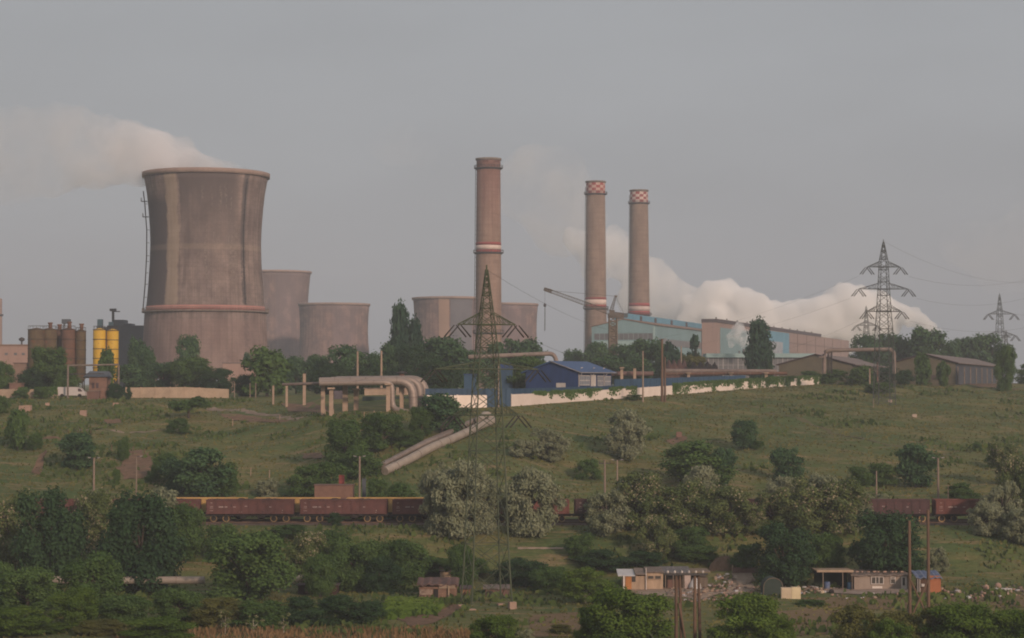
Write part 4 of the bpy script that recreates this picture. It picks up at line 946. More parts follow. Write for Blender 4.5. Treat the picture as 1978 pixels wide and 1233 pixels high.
# pipes down the slope
sl = [(952, 818), (925, 829), (880, 850), (830, 872), (785, 896), (743, 917)]
def slope_path(dx, dy, h):
    return [(lambda p: p + Vector((0, 0, h)))(gp(px + dx, py + dy)) for px, py in sl]
pipe(slope_path(0, 4, .75), .72, M_PIPEP, 'thick pale heating pipe running down the slope, nearest of the set', 3, True)
pipe(slope_path(-10, -6, .8), .5, M_PIPE, 'grey heating pipe behind the thick pale one on the slope', 3, True)
pipe([(lambda p: p + Vector((0, 0, .8)))(gp(px, py)) for px, py in ((870, 846), (830, 862), (790, 882), (740, 908))], .4, M_PIPE, 'short upper heating pipe, farthest back of the set on the slope', 3, True)
tag((lambda mb: mb.build('pipe_bend', M_PIPEP))(MB().tube(bend([gp(952, 822) + Vector((0, 0, .8)), gp(945, 820) + Vector((-.5, 0, 1.9)), gp(925, 828) + Vector((0, 0, 1.4))], 1.2), .62, 14)), 'pale pipe elbow at the top of the slope behind the green pylon', 'pipe')
# elevated pipe left of blue house, portal, long low pipes
pipe([at(905, 690, 476), at(1070, 683, 476), at(1077, 705, 476)], .5, M_PIPED, 'raised brown pipe ending in a downward elbow left of the blue house', 1.2)
t = pipe([at(1592, 722, 520), at(1592, 677, 520), at(1727, 675, 520), at(1727, 722, 520)], .5, M_PIPED, 'brown pipe portal with two vertical legs in front of the sheds', 1.6, True, 'pipe_portal')
mb = MB(); lattice(mb, at(1603, 722, 521), at(1603, 680, 521), .9, .9, .09, .05, 8); mb.build('lattice_support', M_STEELD, t); mb = MB(); mb.box(at(1587, 690, 519.2), (1.6, 1.2, .3)); mb.build('flange', M_PIPED, t)
pipe([at(1284, 716.5, 540), at(1500, 717.5, 540)], .52, M_PIPED, 'long low tan pipe above the blue fence', 1, True)
pipe([at(1284, 722.5, 538), at(1520, 721.5, 538)], .4, M_RUST2, 'lower rusty pipe under the long tan pipe above the blue fence', 1, True)
pipe([at(1120, 722, 530), at(1262, 722, 530)], .6, pm('maroon_pipe', (.18, .1, .085), (.13, .08, .07), .5, .8), 'maroon pipe right of the blue house, between two concrete posts', 1, True)
for px, l in ((1201, 'left concrete post holding the maroon pipe'), (1226, 'right concrete post holding the maroon pipe'), (1330, 'left block under the long tan pipe'), (1412, 'yellowish block under the long tan pipe'), (1480, 'right block under the long tan pipe')):
    pillar(px, 712 if px < 1300 else 722, 740, 527 if px < 1300 else 536, .7, l, px < 1210 or px > 1300)
# ore piles
M_ORE = pm('rust_ore', (.11, .06, .05), (.08, .045, .04), .5, .95); M_COAL = pm('coal', (.03, .024, .022), (.018, .015, .015), 1.2, .9)
def heap(px0, px1, yt, D, m, label, name='ore_heap'):
    x0, x1 = xw(px0, D), xw(px1, D); b = Vector(((x0 + x1) / 2, D, gz((x0 + x1) / 2, D) - .3)); h = zw(yt, D) - b.z; mb = MB(); n = 20; vs = []
    for i in range(n + 1):
        for j in range(9):
            u = i / n; v_ = j / 8; hh = h * min(1, 1.25 * math.sin(math.pi * u) ** .6) * math.sin(math.pi * v_) ** .8 * (1 + .15 * math.sin(i * 1.9 + j)); vs.append((x0 + (x1 - x0) * u, D - 3 + 8 * v_, b.z + hh))
    mb.smooth = True; mb.add(vs, [(i * 9 + j, (i + 1) * 9 + j, (i + 1) * 9 + j + 1, i * 9 + j + 1) for i in range(n) for j in range(8)]); return tag(mb.build(name, m, loc=b), label, 'heap')
heap(1275, 1338, 700, 575, M_ORE, 'reddish brown heap above the left end of the long tan pipe'); heap(1318, 1402, 704, 570, M_COAL, 'near black coal heap above the long tan pipe', 'coal_heap')

# ------------------------------------------------------------ gateway on the left
D = 462; x0, x1 = xw(131, D), xw(229, D); gzb = gz((x0 + x1) / 2, D); b = Vector(((x0 + x1) / 2, D, gzb))
g = thing('gateway_frame', 'tall thin steel gateway frame over the entrance, left of the tan wall', 'gate frame', b)
for x in (x0, x1): mb = MB(); mb.tube([(x, D, gzb - .3), (x, D, zw(706, D))], .22, 8); mb.build('post', M_CONCD, g)
mb = MB(); mb.tube([(x0, D, zw(706.5, D)), (x1, D, zw(704.5, D))], .2, 8); mb.build('top_beam', M_CONCD, g); mb = MB(); mb.tube([(x0, D + .3, zw(723, D)), (xw(200, D), D + .3, zw(722, D))], .12, 6); mb.build('lower_beam', M_STEELD, g)
M_BRICK = pm('red_brown_brick', (.20, .115, .09), (.14, .08, .065), .6, .9); M_ORB = pm('orange_render', (.25, .14, .10), (.17, .10, .075), .5, .9)
h_ = gbox('gate_lodge', 172, 207, 728, 468, 4, M_ORB, 'orange gate lodge with a grey roof beneath the gateway frame', 'lodge'); 
mb = MB(); xm = xw(189, 468); mb.prism([(xm - 3.2, 467.4, zw(728, 468)), (xm + 3, 467.4, zw(728, 468)), (xm + 2, 470, zw(717, 468)), (xm - 2.2, 470, zw(717, 468))], (0, 2.5, -.3)); mb.build('roof', M_SLATE2, h_)
for px in (180, 188): mb = MB(); mb.box(at(px, 745, 467.95), (.55, .1, 1.2)); mb.build('window', M_ROOFD, h_)
gbox('brick_gatepost', 168, 192, 756, 458, 1.2, M_BRICK, 'red brown brick pier beside the white van', 'pier', M_CONCD); gbox('brick_gatepost', 192, 206, 747, 459, 1, pm('dull_orange', (.26, .15, .11), None, .6, .9), 'taller dull orange pier beneath the gateway frame', 'pier')
gbox('brick_shed', 18, 41, 741, 488, 3, M_BRICK, 'low red brick shed above the overgrown wall at the left edge', 'shed', M_ROOFB); gbox('low_house', 430, 492, 702, 660, 10, M_PINK, 'low pinkish house before the tall sooty cooling tower', 'house', M_SLATE2); gbox('low_house', 310, 348, 706, 640, 8, M_PILLAR, 'small tan house hidden among trees, left of the low pinkish house', 'house', M_ROOFB); gbox('brown_shed', 26, 58, 702, 560, 5, M_ROOFB, 'dark brown shed in front of the pink store', 'shed', M_ROOFD)
# van
M_VAN = pm('van_white', (.62, .56, .53), (.52, .46, .43), .5, .5)
D = 464; xa, xb = xw(110, D), xw(165, D); zb = gz(xw(140, D), D); L_ = xb - xa; b = Vector(((xa + xb) / 2, D, zb))
v = thing('white_van', 'white box van parked by the overgrown wall beneath the gateway frame', 'van', b)
mb = MB(); xx = lambda f: xa + L_ * f
mb.prism([(xx(0), D, zb + .45), (xx(1), D, zb + .45), (xx(1), D, zb + 1.15), (xx(.93), D, zb + 1.3), (xx(.82), D, zb + 2.1), (xx(.7), D, zb + 2.2), (xx(.7), D, zb + 2.35), (xx(0), D, zb + 2.35)], (0, 2, 0)); mb.build('body', M_VAN, v)
mb = MB(); mb.prism([(xx(.74), D - .03, zb + 1.35), (xx(.9), D - .03, zb + 1.35), (xx(.815), D - .03, zb + 2.0), (xx(.74), D - .03, zb + 2.0)], (0, .02, 0)); mb.build('side_window', M_ROOFD, v)
for f in (.18, .8):
    mb = MB(); mb.tube([(xx(f), D - .05, zb + .42), (xx(f), D + .25, zb + .42)], .42, 14); mb.build('wheel', M_COAL, v)
mb = MB(); mb.box((xx(.985), D + .3, zb + .85), (.12, .35, .25)); mb.build('headlight', M_WF, v)
# blocks
def block(px, py, w, h, m, label, name='concrete_block'):
    p = gp(px, py); s = p.y / F; mb = MB(); W_, H_ = w * s, h * s
    mb.prism([p + Vector((-W_ / 2, 0, -.2)), p + Vector((W_ / 2, 0, -.2)), p + Vector((W_ * .46, .1, H_)), p + Vector((-W_ * .47, .1, H_ * .93))], (0, W_ * .7, 0)); return tag(mb.build(name, m, loc=p), label, 'block')
M_PBLK = pm('pink_concrete', (.40, .26, .2), (.3, .2, .155), 1.2, .9)
block(47, 797, 23, 14, M_PBLK, 'largest pinkish concrete block on the grass, at the far left'); block(160, 804, 13, 11, M_PBLK, 'small square pinkish block in the grass below the gateway'); block(91, 784, 8, 5, M_PBLK, 'tiny pale block right of the largest block'); block(1767, 806, 9, 6, M_CONC, 'pale concrete block alone on the right hand slope'); block(1312, 846, 11, 11, M_BRICK, 'dark red brick stump on the open grass slope'); block(1720, 778, 8, 6, M_CONC, 'pale footing block below the three armed pylon'); block(223, 784, 11, 5, M_PBLK, 'low pink rubble lump below the gateway')
# poles
M_POLE = pm('pole_concrete', (.30, .225, .175), (.22, .165, .13), .5, .9); M_WOODP = pm('wood_pole', (.17, .105, .07), (.11, .07, .05), .8, .9, stretch=(3, 3, .3))
M_LAMPH = pm('lamp_head', (.33, .3, .29), (.26, .24, .23), 1, .5)
def pole(px, D, yt, r, label, heads=0, m=None, zb=None, r2=None, group=None, arm=False):
    x = xw(px, D); b = Vector((x, D, gz(x, D))); zt = zw(yt, D); t = thing('lamp_post' if heads else 'utility_pole', label, 'lamp post' if heads else 'pole', b, group or ('railway lamp posts' if heads else 'utility poles'))
    mb = MB(); mb.tube([b - Vector((0, 0, .4)), (x, D, zt)], r, 8, True, r2 or r * .7); mb.build('shaft', m or M_POLE, t)
    if heads:
        mb = MB(); mb.tube([(x - .65 * (heads > 1), D, zt - .05), (x + .65, D, zt + .02)], .05, 5); mb.build('arm', M_STEELD, t)
        for sx in ((-1, 1) if heads > 1 else (1,)): mb = MB(); mb.box((x + sx * .72, D, zt + .06), (.42, .22, .12), ry=-.15 * sx); mb.build('lamp_head', M_LAMPH, t)
    if arm: mb = MB(); mb.box((x, D, zt - .5), (1.8, .15, .15)); mb.tube([(x - .8, D, zt - .5), (x - .8, D, zt - .1)], .06, 5); mb.tube([(x + .8, D, zt - .5), (x + .8, D, zt - .1)], .06, 5); mb.build('crossarm', M_STEELD, t)
pole(182.5, 319, 885, .21, 'railway lamp post farthest left, its foot behind grey green bushes', 2); pole(264.5, 319, 882, .12, 'thin railway lamp post second from the left', 1); pole(695, 318, 882, .21, 'railway lamp post right of the brick hut behind the yellow wagons', 2)
pole(977, 318, 905, .14, 'pole seen right of the tall green pylon behind the train', 0); pole(1168, 318, 889, .19, 'left one of the twin posts above the gap in the train', 0, arm=True); pole(1192, 318.5, 889, .16, 'right one of the twin posts above the gap in the train', 2); pole(1336, 319, 902, .14, 'lamp post rising out of the blossoming trees behind the train', 1)
pole(1692, 318, 910, .14, 'thin pole behind the dark right hand wagon', 0); pole(1811, 318, 885, .21, 'railway lamp post farthest right, above the red wagon', 2); pole(1830, 319, 938, .07, 'short thin pole right of the farthest right lamp post', 0); pole(832, 316.5, 946, .09, 'short white stub pole behind the train near the slope pipes', 0)
pole(690.5, 455, 679, .3, 'left one of the two brown poles above the pipe row', 0, M_PILLAR); pole(736.5, 455, 678, .3, 'right one of the two brown poles above the pipe row', 0, M_PILLAR)
pole(1242, 446, 678, .2, 'grey utility pole before the white wall', 0, arm=False); pole(1279, 452, 655, .33, 'thick brown floodlight mast before the white wall', 2, M_WOODP, group='floodlight masts'); pole(1284.5, 452.5, 690, .25, 'stout brace pole leaning on the floodlight mast', 0, M_WOODP); pole(1316, 590, 669, .25, 'pole before the dark conical trees', 0)
pole(453, 470, 737, .1, 'thin grey post at the right end of the tan wall', 0); pole(483, 470, 740, .12, 'left one of two thin grey posts by the shaded trees', 0); pole(494, 470, 740, .12, 'right one of two thin grey posts by the shaded trees', 0)
pole(963, 399, 690, .16, 'leaning tan pole beside the tall green pylon', 0); pole(1680, 535, 712, .25, 'stout weathered post in the creepers left of the three armed pylon', 0, M_PILLAR); pole(1695, 536, 700, .25, 'brown post in the creepers beside the three armed pylon', 0, M_BRICK); pole(1687, 470, 770, .08, 'thin post in the grass left of the three armed pylon', 0)
for px, py, h in ((215, 873, 12), (236, 874, 14), (257, 879, 16), (279, 884, 16), (132, 838, 8), (150, 840, 8), (175, 840, 8), (484, 920, 16), (520, 925, 16), (603, 800, 10), (613, 800, 10), (628, 803, 12), (644, 803, 12), (703, 808, 12), (722, 806, 12), (540, 812, 10), (449, 825, 15)):
    p = gp(px, py); mb = MB(); mb.tube([p - Vector((0, 0, .2)), p + Vector((.05, 0, h * p.y / F))], .09, 6); tag(mb.build('fence_post', M_WOODP if px < 300 else M_PILLAR, loc=p), 'short weathered fence post standing in the hillside grass', 'fence post', 'old fence posts on the hillside')
# H-frame timber poles in the foreground
def hframe(pxa, ya, pxb, yb_, D, label, arm=None, braces=True, r=.17, double=False):
    xa, xb = xw(pxa, D), xw(pxb, D); b = Vector(((xa + xb) / 2, D, gz((xa + xb) / 2, D))); t = thing('timber_double_pole', label, 'pole', b, 'timber double poles')
    for x, y in ((xa, ya), (xb, yb_)):
        mb = MB(); mb.tube([(x, D, gz(x, D) - .3), (x, D, zw(y, D))], r * 1.15, 8, True, r * .85); mb.build('pole', M_WOODP, t)
        if double: mb = MB(); mb.tube([(x + .55, D + .1, gz(x, D) - .3), (x + .38, D + .1, zw(y + 4, D))], r, 8, True, r * .8); mb.build('pole', M_WOODP, t)
    if braces:
        for (a, c_) in ((0, 1), (1, 0)): mb = MB(); mb.tube([(xa if a == 0 else xb, D - .1 - .12 * a, zw(braces[0], D)), (xa if c_ == 0 else xb, D - .1 - .12 * a, zw(braces[1], D))], .1, 6); mb.build('cross_brace', M_WOODP, t)
    if arm:
        mb = MB(); mb.box(((xw(arm[0], D) + xw(arm[1], D)) / 2, D - .25, zw(arm[2], D)), (xw(arm[1], D) - xw(arm[0], D), .2, .22)); ar = mb.build('crossarm', M_STEELD, t)
        for k_ in range(6):
            px = arm[0] + 8 + k_ * (arm[1] - arm[0] - 16) / 5; p = at(px, arm[2] - 1.5, D - .25); mb = MB(); mb.lathe(p, [(0, .05), (.08, .1), (.2, .1), (.26, .04)], 8); mb.build('insulator', M_WF, ar)
    return t
hframe(1755, 1006, 1791, 985, 212, 'tall pair of timber poles with crossed braces before the grey house', None, (1118, 1196), .17)
hframe(1305, 1108, 1341, 1108, 205, 'dark timber double pole carrying a crossarm before the ruined shacks', (1282, 1366, 1109), False, .17, True)
mb = MB(); D = 205; mb.tube([(xw(1310, D), D - .2, zw(1165, D)), (xw(1322, D), D - .2, zw(1235, D))], .12, 6); mb.build('stay_brace', M_WOODP, bpy.data.objects['timber_double_pole.001'])

# ------------------------------------------------------------ train
M_WAG = pm('wagon_oxide', (.15, .062, .055), (.10, .045, .041), .6, .8, spots=(.085, .04, .038)); M_WAG2 = pm('wagon_red', (.19, .07, .056), (.14, .054, .045), .6, .8, spots=(.12, .045, .04)); M_WAG3 = pm('wagon_dark', (.09, .045, .045), (.06, .035, .037), .5, .85, spots=(.12, .045, .045))
M_UND = pm('underframe', (.035, .028, .026), (.022, .018, .018), 1, .8); M_TYRE = pm('yellowish_wheel_rim', (.40, .26, .12), (.28, .18, .09), 1, .45, .5); M_MARK = pm('chalk_white', (.5, .4, .37), (.32, .22, .2), 3, .8)  # wheel rims get a yellowish ring colour
M_WYEL = pm('ochre_wagon', (.46, .29, .10), (.36, .22, .09), .5, .75, spots=(.32, .2, .1))
RZ = -20.56
def wagon(m, coal, name='freight_wagon'):
    t = thing(name, 'x', 'freight wagon', (0, 0, 0), 'x'); Lb = 12.75; z0, z1 = 1.22, 3.3
    mb = MB(); ty = .07
    for y in (-1.4, 1.4): mb.box((0, y, (z0 + z1) / 2), (Lb, ty, z1 - z0))
    for x in (-Lb / 2, Lb / 2): mb.box((x, 0, (z0 + z1) / 2), (ty, 2.72, z1 - z0))
    mb.box((0, 0, z0 + .1), (Lb - .1, 2.7, .1))
    for y in (-1.47, 1.47):
        for i in range(11): mb.box((-Lb / 2 + .12 + i * (Lb - .24) / 10, y, (z0 + z1) / 2 - .05), (.13, .1, z1 - z0 - .1))
        mb.box((0, y + (.02 if y > 0 else -.02), z1 - .06), (Lb + .1, .14, .13)); mb.box((0, y + (.02 if y > 0 else -.02), z0 + .08), (Lb + .1, .14, .16))
        for i in range(10):
            if i % 3 == 1: mb.box((-Lb / 2 + .76 + i * (Lb - .24) / 10, y * .985, z0 + .95), (.9, .06, 1.5))
    for x in (-Lb / 2 - .05, Lb / 2 + .05):
        for y in (-.7, .7): mb.box((x, y, (z0 + z1) / 2), (.12, .14, z1 - z0 - .02))
    mb.build('body', m, t)
    mb = MB(); mb.box((0, 0, .98), (13.1, .5, .3))
    for y in (-1.1, 1.1): mb.box((0, y, 1.02), (13.1, .14, .24))
    for x in (-6.55, 6.55): mb.box((x, 0, 1.0), (.14, 2.5, .3))
    mb.box((-1, -.9, .72), (.9, .4, .35)); mb.tube([(1.2, -1, .75), (2.2, -1, .75)], .2, 8); mb.build('underframe', M_UND, t)
    for x in (-6.62, 6.62):
        for y in (-.87, .87): mb = MB(); s = 1 if x > 0 else -1; mb.tube([(x, y, 1.02), (x + s * .42, y, 1.02)], .09, 8); mb.tube([(x + s * .42, y, 1.02), (x + s * .48, y, 1.02)], .22, 10); mb.build('buffer', M_UND, t)
    for xb in (-4.45, 4.45):
        mb = MB()
        for y in (-.62, .5): mb.prism([(xb - 1.2, y, .5), (xb - 1.2, y, .66), (xb - .4, y, .85), (xb + .4, y, .85), (xb + 1.2, y, .66), (xb + 1.2, y, .5), (xb + .35, y, .4), (xb - .35, y, .4)], (0, .12, 0))
        bo = mb.build('bogie', M_UND, t)
        for xx_ in (xb - .92, xb + .92):
            mb = MB()
            mb.cm = 0
            for y in (-.75, .75): mb.tube([(xx_, y - .07, .5), (xx_, y + .07, .5)], .42, 20)
            mb.tube([(xx_, -.7, .5), (xx_, .7, .5)], .08, 8); mb.cm = 1
            for y in (-.75, .75):
                for rr_, yy_ in ((.5, y - .1), (.5, y + .02)):
                    vs = [];n = 24
                    for k_ in range(n):
                        a = k_ * 6.28318 / n
                        vs += [(xx_ + .38 * math.cos(a), yy_, .5 + .38 * math.sin(a)), (xx_ + .51 * math.cos(a), yy_, .5 + .51 * math.sin(a)), (xx_ + .51 * math.cos(a), yy_ + .08, .5 + .51 * math.sin(a))]
                    mb.add(vs, [(3 * k_, 3 * ((k_ + 1) % n), 3 * ((k_ + 1) % n) + 1, 3 * k_ + 1) for k_ in range(n)] + [(3 * k_ + 1, 3 * ((k_ + 1) % n) + 1, 3 * ((k_ + 1) % n) + 2, 3 * k_ + 2) for k_ in range(n)])
            mb.build('wheelset', [M_UND, M_TYRE], t)
    if coal:
        mb = MB(); vs = []; nx_, ny_ = 36, 7
        for i in range(nx_ + 1):
            for j in range(ny_ + 1):
                u, v_ = i / nx_, j / ny_; e_ = min(1, 8 * u, 8 * (1 - u)) * math.sin(math.pi * min(max(v_, .02), .98)) ** .6
                vs.append((-6.38 + 12.76 * u, -1.34 + 2.68 * v_, 2.95 + e_ * (.36 + .13 * math.sin(u * 19) + .08 * math.sin(u * 43 + j) + RS.uniform(-.04, .04))))
        mb.add(vs, [(i * (ny_ + 1) + j, (i + 1) * (ny_ + 1) + j, (i + 1) * (ny_ + 1) + j + 1, i * (ny_ + 1) + j + 1) for i in range(nx_) for j in range(ny_)]); mb.build('coal_load', pm('dusty_coal', (.075, .035, .03), (.045, .025, .022), 2, .9), t)
    for (x, z, w, h) in ((-5.6, 2.85, .3, .12), (-5.6, 2.3, .45, .1), (-5.6, 2.1, .5, .08), (-5.6, 1.7, .5, .08), (-3.9, 2.25, 1.3, .17), (-2.2, 2.25, .45, .14), (-.5, 2.35, .4, .14), (3.1, 2.25, .35, .13), (4.9, 1.75, .12, .2), (4.9, 1.45, .3, .08), (-1.3, 1.5, .5, .08)):
        mb = MB(); n = max(1, int(w / .14))
        for i in range(n): mb.box((x - w / 2 + (i + .5) * w / n, -1.5 if True else 0, z), (w / n * .62, .02, h))
        mb.build('lettering', M_MARK, t)
    return t
def put(o, px, D, label, group): o.location = (xw(px, D), D, RZ); o['label'] = label; o['group'] = group; return o
G1, G2 = 'dark red freight wagons', 'ochre wagons on the far track'
wa = wagon(M_WAG, True); wb_ = wagon(M_WAG2, False); wc = wagon(M_WAG3, False)
put(wa, 485, 308, 'coal laden dark red wagon, left one of the two seen whole', G1)
for px, l in ((304, 'coal wagon mostly hidden behind the grey green bushes, its right end before the yellow wagon'), (665, 'coal laden dark red wagon right of the first whole one, below the brick hut'), (126, 'coal wagon hidden behind the two big dark trees')):
    put(copy_tree(wa), px, 308, l, G1)
put(wb_, 843, 308, 'empty dark red wagon passing into the silvery trees left of the pylon', G1)
for px, l in ((1015, 'red wagon between the silvery trees, right end at the gap in the train'), (1885, 'brighter red wagon at the right beneath the farthest right lamp post')): put(copy_tree(wb_), px, 308, l, G1)
put(wc, 1708, 308, 'nearly black red wagon at the right behind the timber pole pair', G1)
for px, l in ((1193, 'dark wagon right of the gap, hidden behind the drooping silvery tree'), (1371, 'dark wagon hidden behind the blossoming trees'), (1532, 'dark wagon glimpsed between the blossoming trees')): put(copy_tree(wc), px, 308, l, G1)
wy = wagon(M_WYEL, False)
put(wy, 395, 313, 'ochre yellow wagon on the far track, leftmost glimpsed through the train gap', G2)
for px, l in ((575, 'ochre yellow wagon on the far track behind the gap between the coal wagons'), (753, 'ochre yellow wagon on the far track behind the wagon gap below the lamp post')): put(copy_tree(wy), px, 313, l, G2)
for o in list(bpy.data.objects):
    if o.get('group') == G2: o.location.z -= .06
p = gp(645, 950); hut = thing('brick_hut', 'windowless reddish brick hut behind the coal wagons', 'hut', Vector((xw(645, 319), 319, -21)))
mb = MB(); mb.box((xw(645, 319), 320.5, (-21 + zw(938.5, 319)) / 2), (5.9, 3, zw(938.5, 319) + 21)); mb.build('wall', pm('hut_brick', (.23, .13, .095), (.17, .095, .07), .8, .9), hut)
mb = MB(); mb.box((xw(645, 319), 320.5, zw(938.5, 319) + .07), (6.1, 3.2, .14)); mb.build('roof', M_BRICK, hut)
gbox('red_relay_cabinet', 655, 665, 918, 323, .8, pm('cabinet_red', (.25, .05, .04), None, 1, .7), 'small red cabinet behind the brick hut', 'cabinet'); gbox('grey_relay_cabinet', 700, 707, 925, 323, .7, M_SLATE2, 'small grey cabinet beside the lamp post by the slope pipes', 'cabinet')
# ------------------------------------------------------------ shacks in the valley
M_HOUSE = pm('grey_render', (.34, .27, .22), (.27, .21, .17), .6, .9); M_SHR = pm('patched_roof', (.22, .17, .14), (.13, .10, .085), 1.5, .9, spots=(.33, .27, .23))
M_OWD = pm('orange_door', (.42, .18, .06), (.33, .14, .05), .8, .8); M_ORW = pm('orange_board', (.42, .16, .075), (.34, .12, .06), .6, .85); M_TARP = pm('blue_tarp', (.05, .09, .20), (.2, .21, .25), 1.3, .6)
M_PLK = pm('grey_planks', (.22, .17, .13), (.14, .11, .085), .9, .9, stretch=(4, 4, .3)); M_WSH = pm('white_sheet', (.52, .5, .5), (.42, .4, .4), .7, .6); M_CREAM = pm('cream_board', (.6, .48, .34), (.5, .39, .27), .8, .8)
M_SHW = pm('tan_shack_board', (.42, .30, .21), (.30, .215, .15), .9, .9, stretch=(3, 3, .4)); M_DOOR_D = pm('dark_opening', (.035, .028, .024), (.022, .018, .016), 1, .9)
def shack(name, label, px0, px1, yb, yt, D, dep, m, cat='shack'):
    x0, x1 = xw(px0, D), xw(px1, D); zb = zw(yb, D); g0 = gz((x0 + x1) / 2, D); zb = min(zb, g0); b = Vector(((x0 + x1) / 2, D, zb)); t = thing(name, label, cat, b)
    mb = MB(); mb.box(((x0 + x1) / 2, D + dep / 2, (zb - .3 + zw(yt, D)) / 2), (x1 - x0, dep, zw(yt, D) - zb + .3)); mb.build('wall', m, t); return t
def onface(t, name, px0, px1, y0, y1, D, m, off=.05, th=.08):
    mb = MB(); mb.box(((xw(px0, D) + xw(px1, D)) / 2, D - off, (zw(y0, D) + zw(y1, D)) / 2), (xw(px1, D) - xw(px0, D), th, zw(y0, D) - zw(y1, D))); return mb.build(name, m, t)
def frame(par, px0, px1, y0, y1, D, m, w=.07, mull=()):
    mb = MB(); X0, X1, Z1, Z0 = xw(px0, D), xw(px1, D), zw(y0, D), zw(y1, D); y = D - .11
    mb.box((X0, y, (Z0 + Z1) / 2), (w, .06, Z1 - Z0 + w)); mb.box((X1, y, (Z0 + Z1) / 2), (w, .06, Z1 - Z0 + w)); mb.box(((X0 + X1) / 2, y - .003, Z0), (X1 - X0 - w, .06, w)); mb.box(((X0 + X1) / 2, y - .003, Z1), (X1 - X0 - w, .06, w))
    for f in mull: mb.box((X0 + (X1 - X0) * f, y + .004, (Z0 + Z1) / 2), (w, .06, Z1 - Z0 - w))
    return mb.build('frame', m, par)
def roofslab(t, px0, px1, yf, yk, D, dep, m, th=.12, name='roof', ov=.3, wav=0.0):
    x0, x1 = xw(px0, D), xw(px1, D); zf, zk = zw(yf, D), zw(yk, D + dep); n = 14; mb = MB(); vs = []
    for i in range(n + 1):
        x = x0 + (x1 - x0) * i / n; w = wav * math.sin(i * 2.1) + wav * .6 * math.sin(i * 5.3)
        vs += [(x, D - ov, zf + w), (x, D + dep + ov, zk + w * .5), (x, D - ov, zf + th + w), (x, D + dep + ov, zk + th + w * .5)]
    fs = []
    for i in range(n):
        a, c = 4 * i, 4 * i + 4; fs += [(a, c, c + 1, a + 1), (a + 2, a + 3, c + 3, c + 2), (a, a + 2, c + 2, c), (a + 1, c + 1, c + 3, a + 3)]
    fs += [(0, 1, 3, 2), (4 * n, 4 * n + 2, 4 * n + 3, 4 * n + 1)]
    mb.add(vs, fs); return mb.build(name, m, t)
M_PANE = pm('dim_pane', (.07, .06, .05), (.045, .04, .035), 1, .3, spec=.5)
D = Dof(1698, 1139.5)
h = shack('grey_house', 'small grey rendered house with white framed windows and a patched flat roof', 1648, 1753, 1139.5, 1112, D, 5, M_HOUSE, 'house')
roofslab(h, 1641, 1757, 1112.5, 1103, D, 5, M_SHR, .16, wav=.06)
for a, b_, y0, y1, ml in ((1681, 1704, 1114.5, 1128, (.36, .64)), (1718, 1727, 1115, 1127.5, ())):
    w_ = onface(h, 'window', a, b_, y0, y1, D, M_PANE); frame(w_, a, b_, y0, y1, D, M_WF, .09 if ml else .05, ml)
frame(h.children[2], 1718.5, 1726.5, 1115, 1118.3, D - .02, M_WF, .06)
d_ = onface(h, 'door', 1738.5, 1749, 1114, 1137.5, D, M_WF); onface(d_, 'door_pane', 1741, 1745.5, 1116, 1131, D - .06, M_PANE)
onface(h, 'white_panel', 1682.5, 1702, 1132.5, 1136.8, D, M_WF)
for i in range(9):
    px = 1652 + i * 11.5 + RS.uniform(-3, 3); p = at(px, 1108, D + 1.5); mb = MB(); mb.box((p.x, p.y, zw(1112.5, D) + .32 + .06 * 1.5), (RS.uniform(.2, .5), .3, .16), rz=RS.uniform(0, 1)); mb.build('roof_stone', M_PBLK, h)
cp = thing('lean_to_canopy', 'open lean-to canopy on posts against the left wall of the grey house', 'canopy', Vector((xw(1612, D), D + 1, zw(1146, D))))
mb = MB(); mb.box(((xw(1576, D) + xw(1647, D)) / 2, D + 2.2, zw(1104.5, D)), (xw(1647, D) - xw(1576, D), 4.6, .16)); mb.build('roof', pm('canopy_plank', (.30, .22, .15), (.22, .16, .11), .8, .9), cp)
mb = MB(); mb.box(((xw(1576, D) + xw(1646, D)) / 2, D - .18, zw(1103.2, D)), (xw(1646, D) - xw(1576, D), .12, .3)); mb.build('fascia_board', M_SHW, cp)
for px in (1588, 1626, 1644): mb = MB(); mb.tube([(xw(px, D), D, zw(1141, D) - .4), (xw(px, D), D, zw(1105.5, D))], .08, 6); mb.build('post', M_PLK, cp)
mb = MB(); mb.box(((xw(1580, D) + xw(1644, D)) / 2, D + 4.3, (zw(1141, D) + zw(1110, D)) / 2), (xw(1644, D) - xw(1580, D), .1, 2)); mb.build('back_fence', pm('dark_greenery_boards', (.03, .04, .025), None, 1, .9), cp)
for px, l, m in ((1597, 'blue barrel under the canopy', M_TARP), (1641, 'dark blue sheet standing beside the grey house wall', M_BLUEF)):
    p = Vector((xw(px, D), D + .6, gz(xw(px, D), D + .6))); mb = MB(); mb.lathe(p, [(0, .35), (.1, .4), (.9, .4), (1.0, .36), (1.0, .05)], 16); mb.disc(p, .35); tag(mb.build('barrel', m, loc=p), l, 'barrel')
# orange shack
D = Dof(1795, 1146)
s_ = shack('orange_shack', 'orange board shack with a crumpled blue tarpaulin roof, right of the grey house', 1792, 1815, 1140, 1113, D, 3, M_ORW)
onface(s_, 'shade_block', 1770, 1791.8, 1116, 1143, D + 1.2, pm('open_front_shade', (.12, .07, .05), None, 1, .9), 0, 2)  # solid block in the open front; its dark colour paints the shade inside
roofslab(s_, 1767, 1818, 1117, 1104, D, 3, M_TARP, .1, 'tarpaulin_roof', .3, .1)
onface(s_, 'white_box', 1777, 1783, 1128, 1133, D, M_WF, .1, .3)
for px in (1770, 1774): mb = MB(); mb.tube([(xw(px, D), D - .2, zw(1147, D)), (xw(px, D), D - .2, zw(1118, D))], .05, 5); mb.build('post', M_WF, s_)
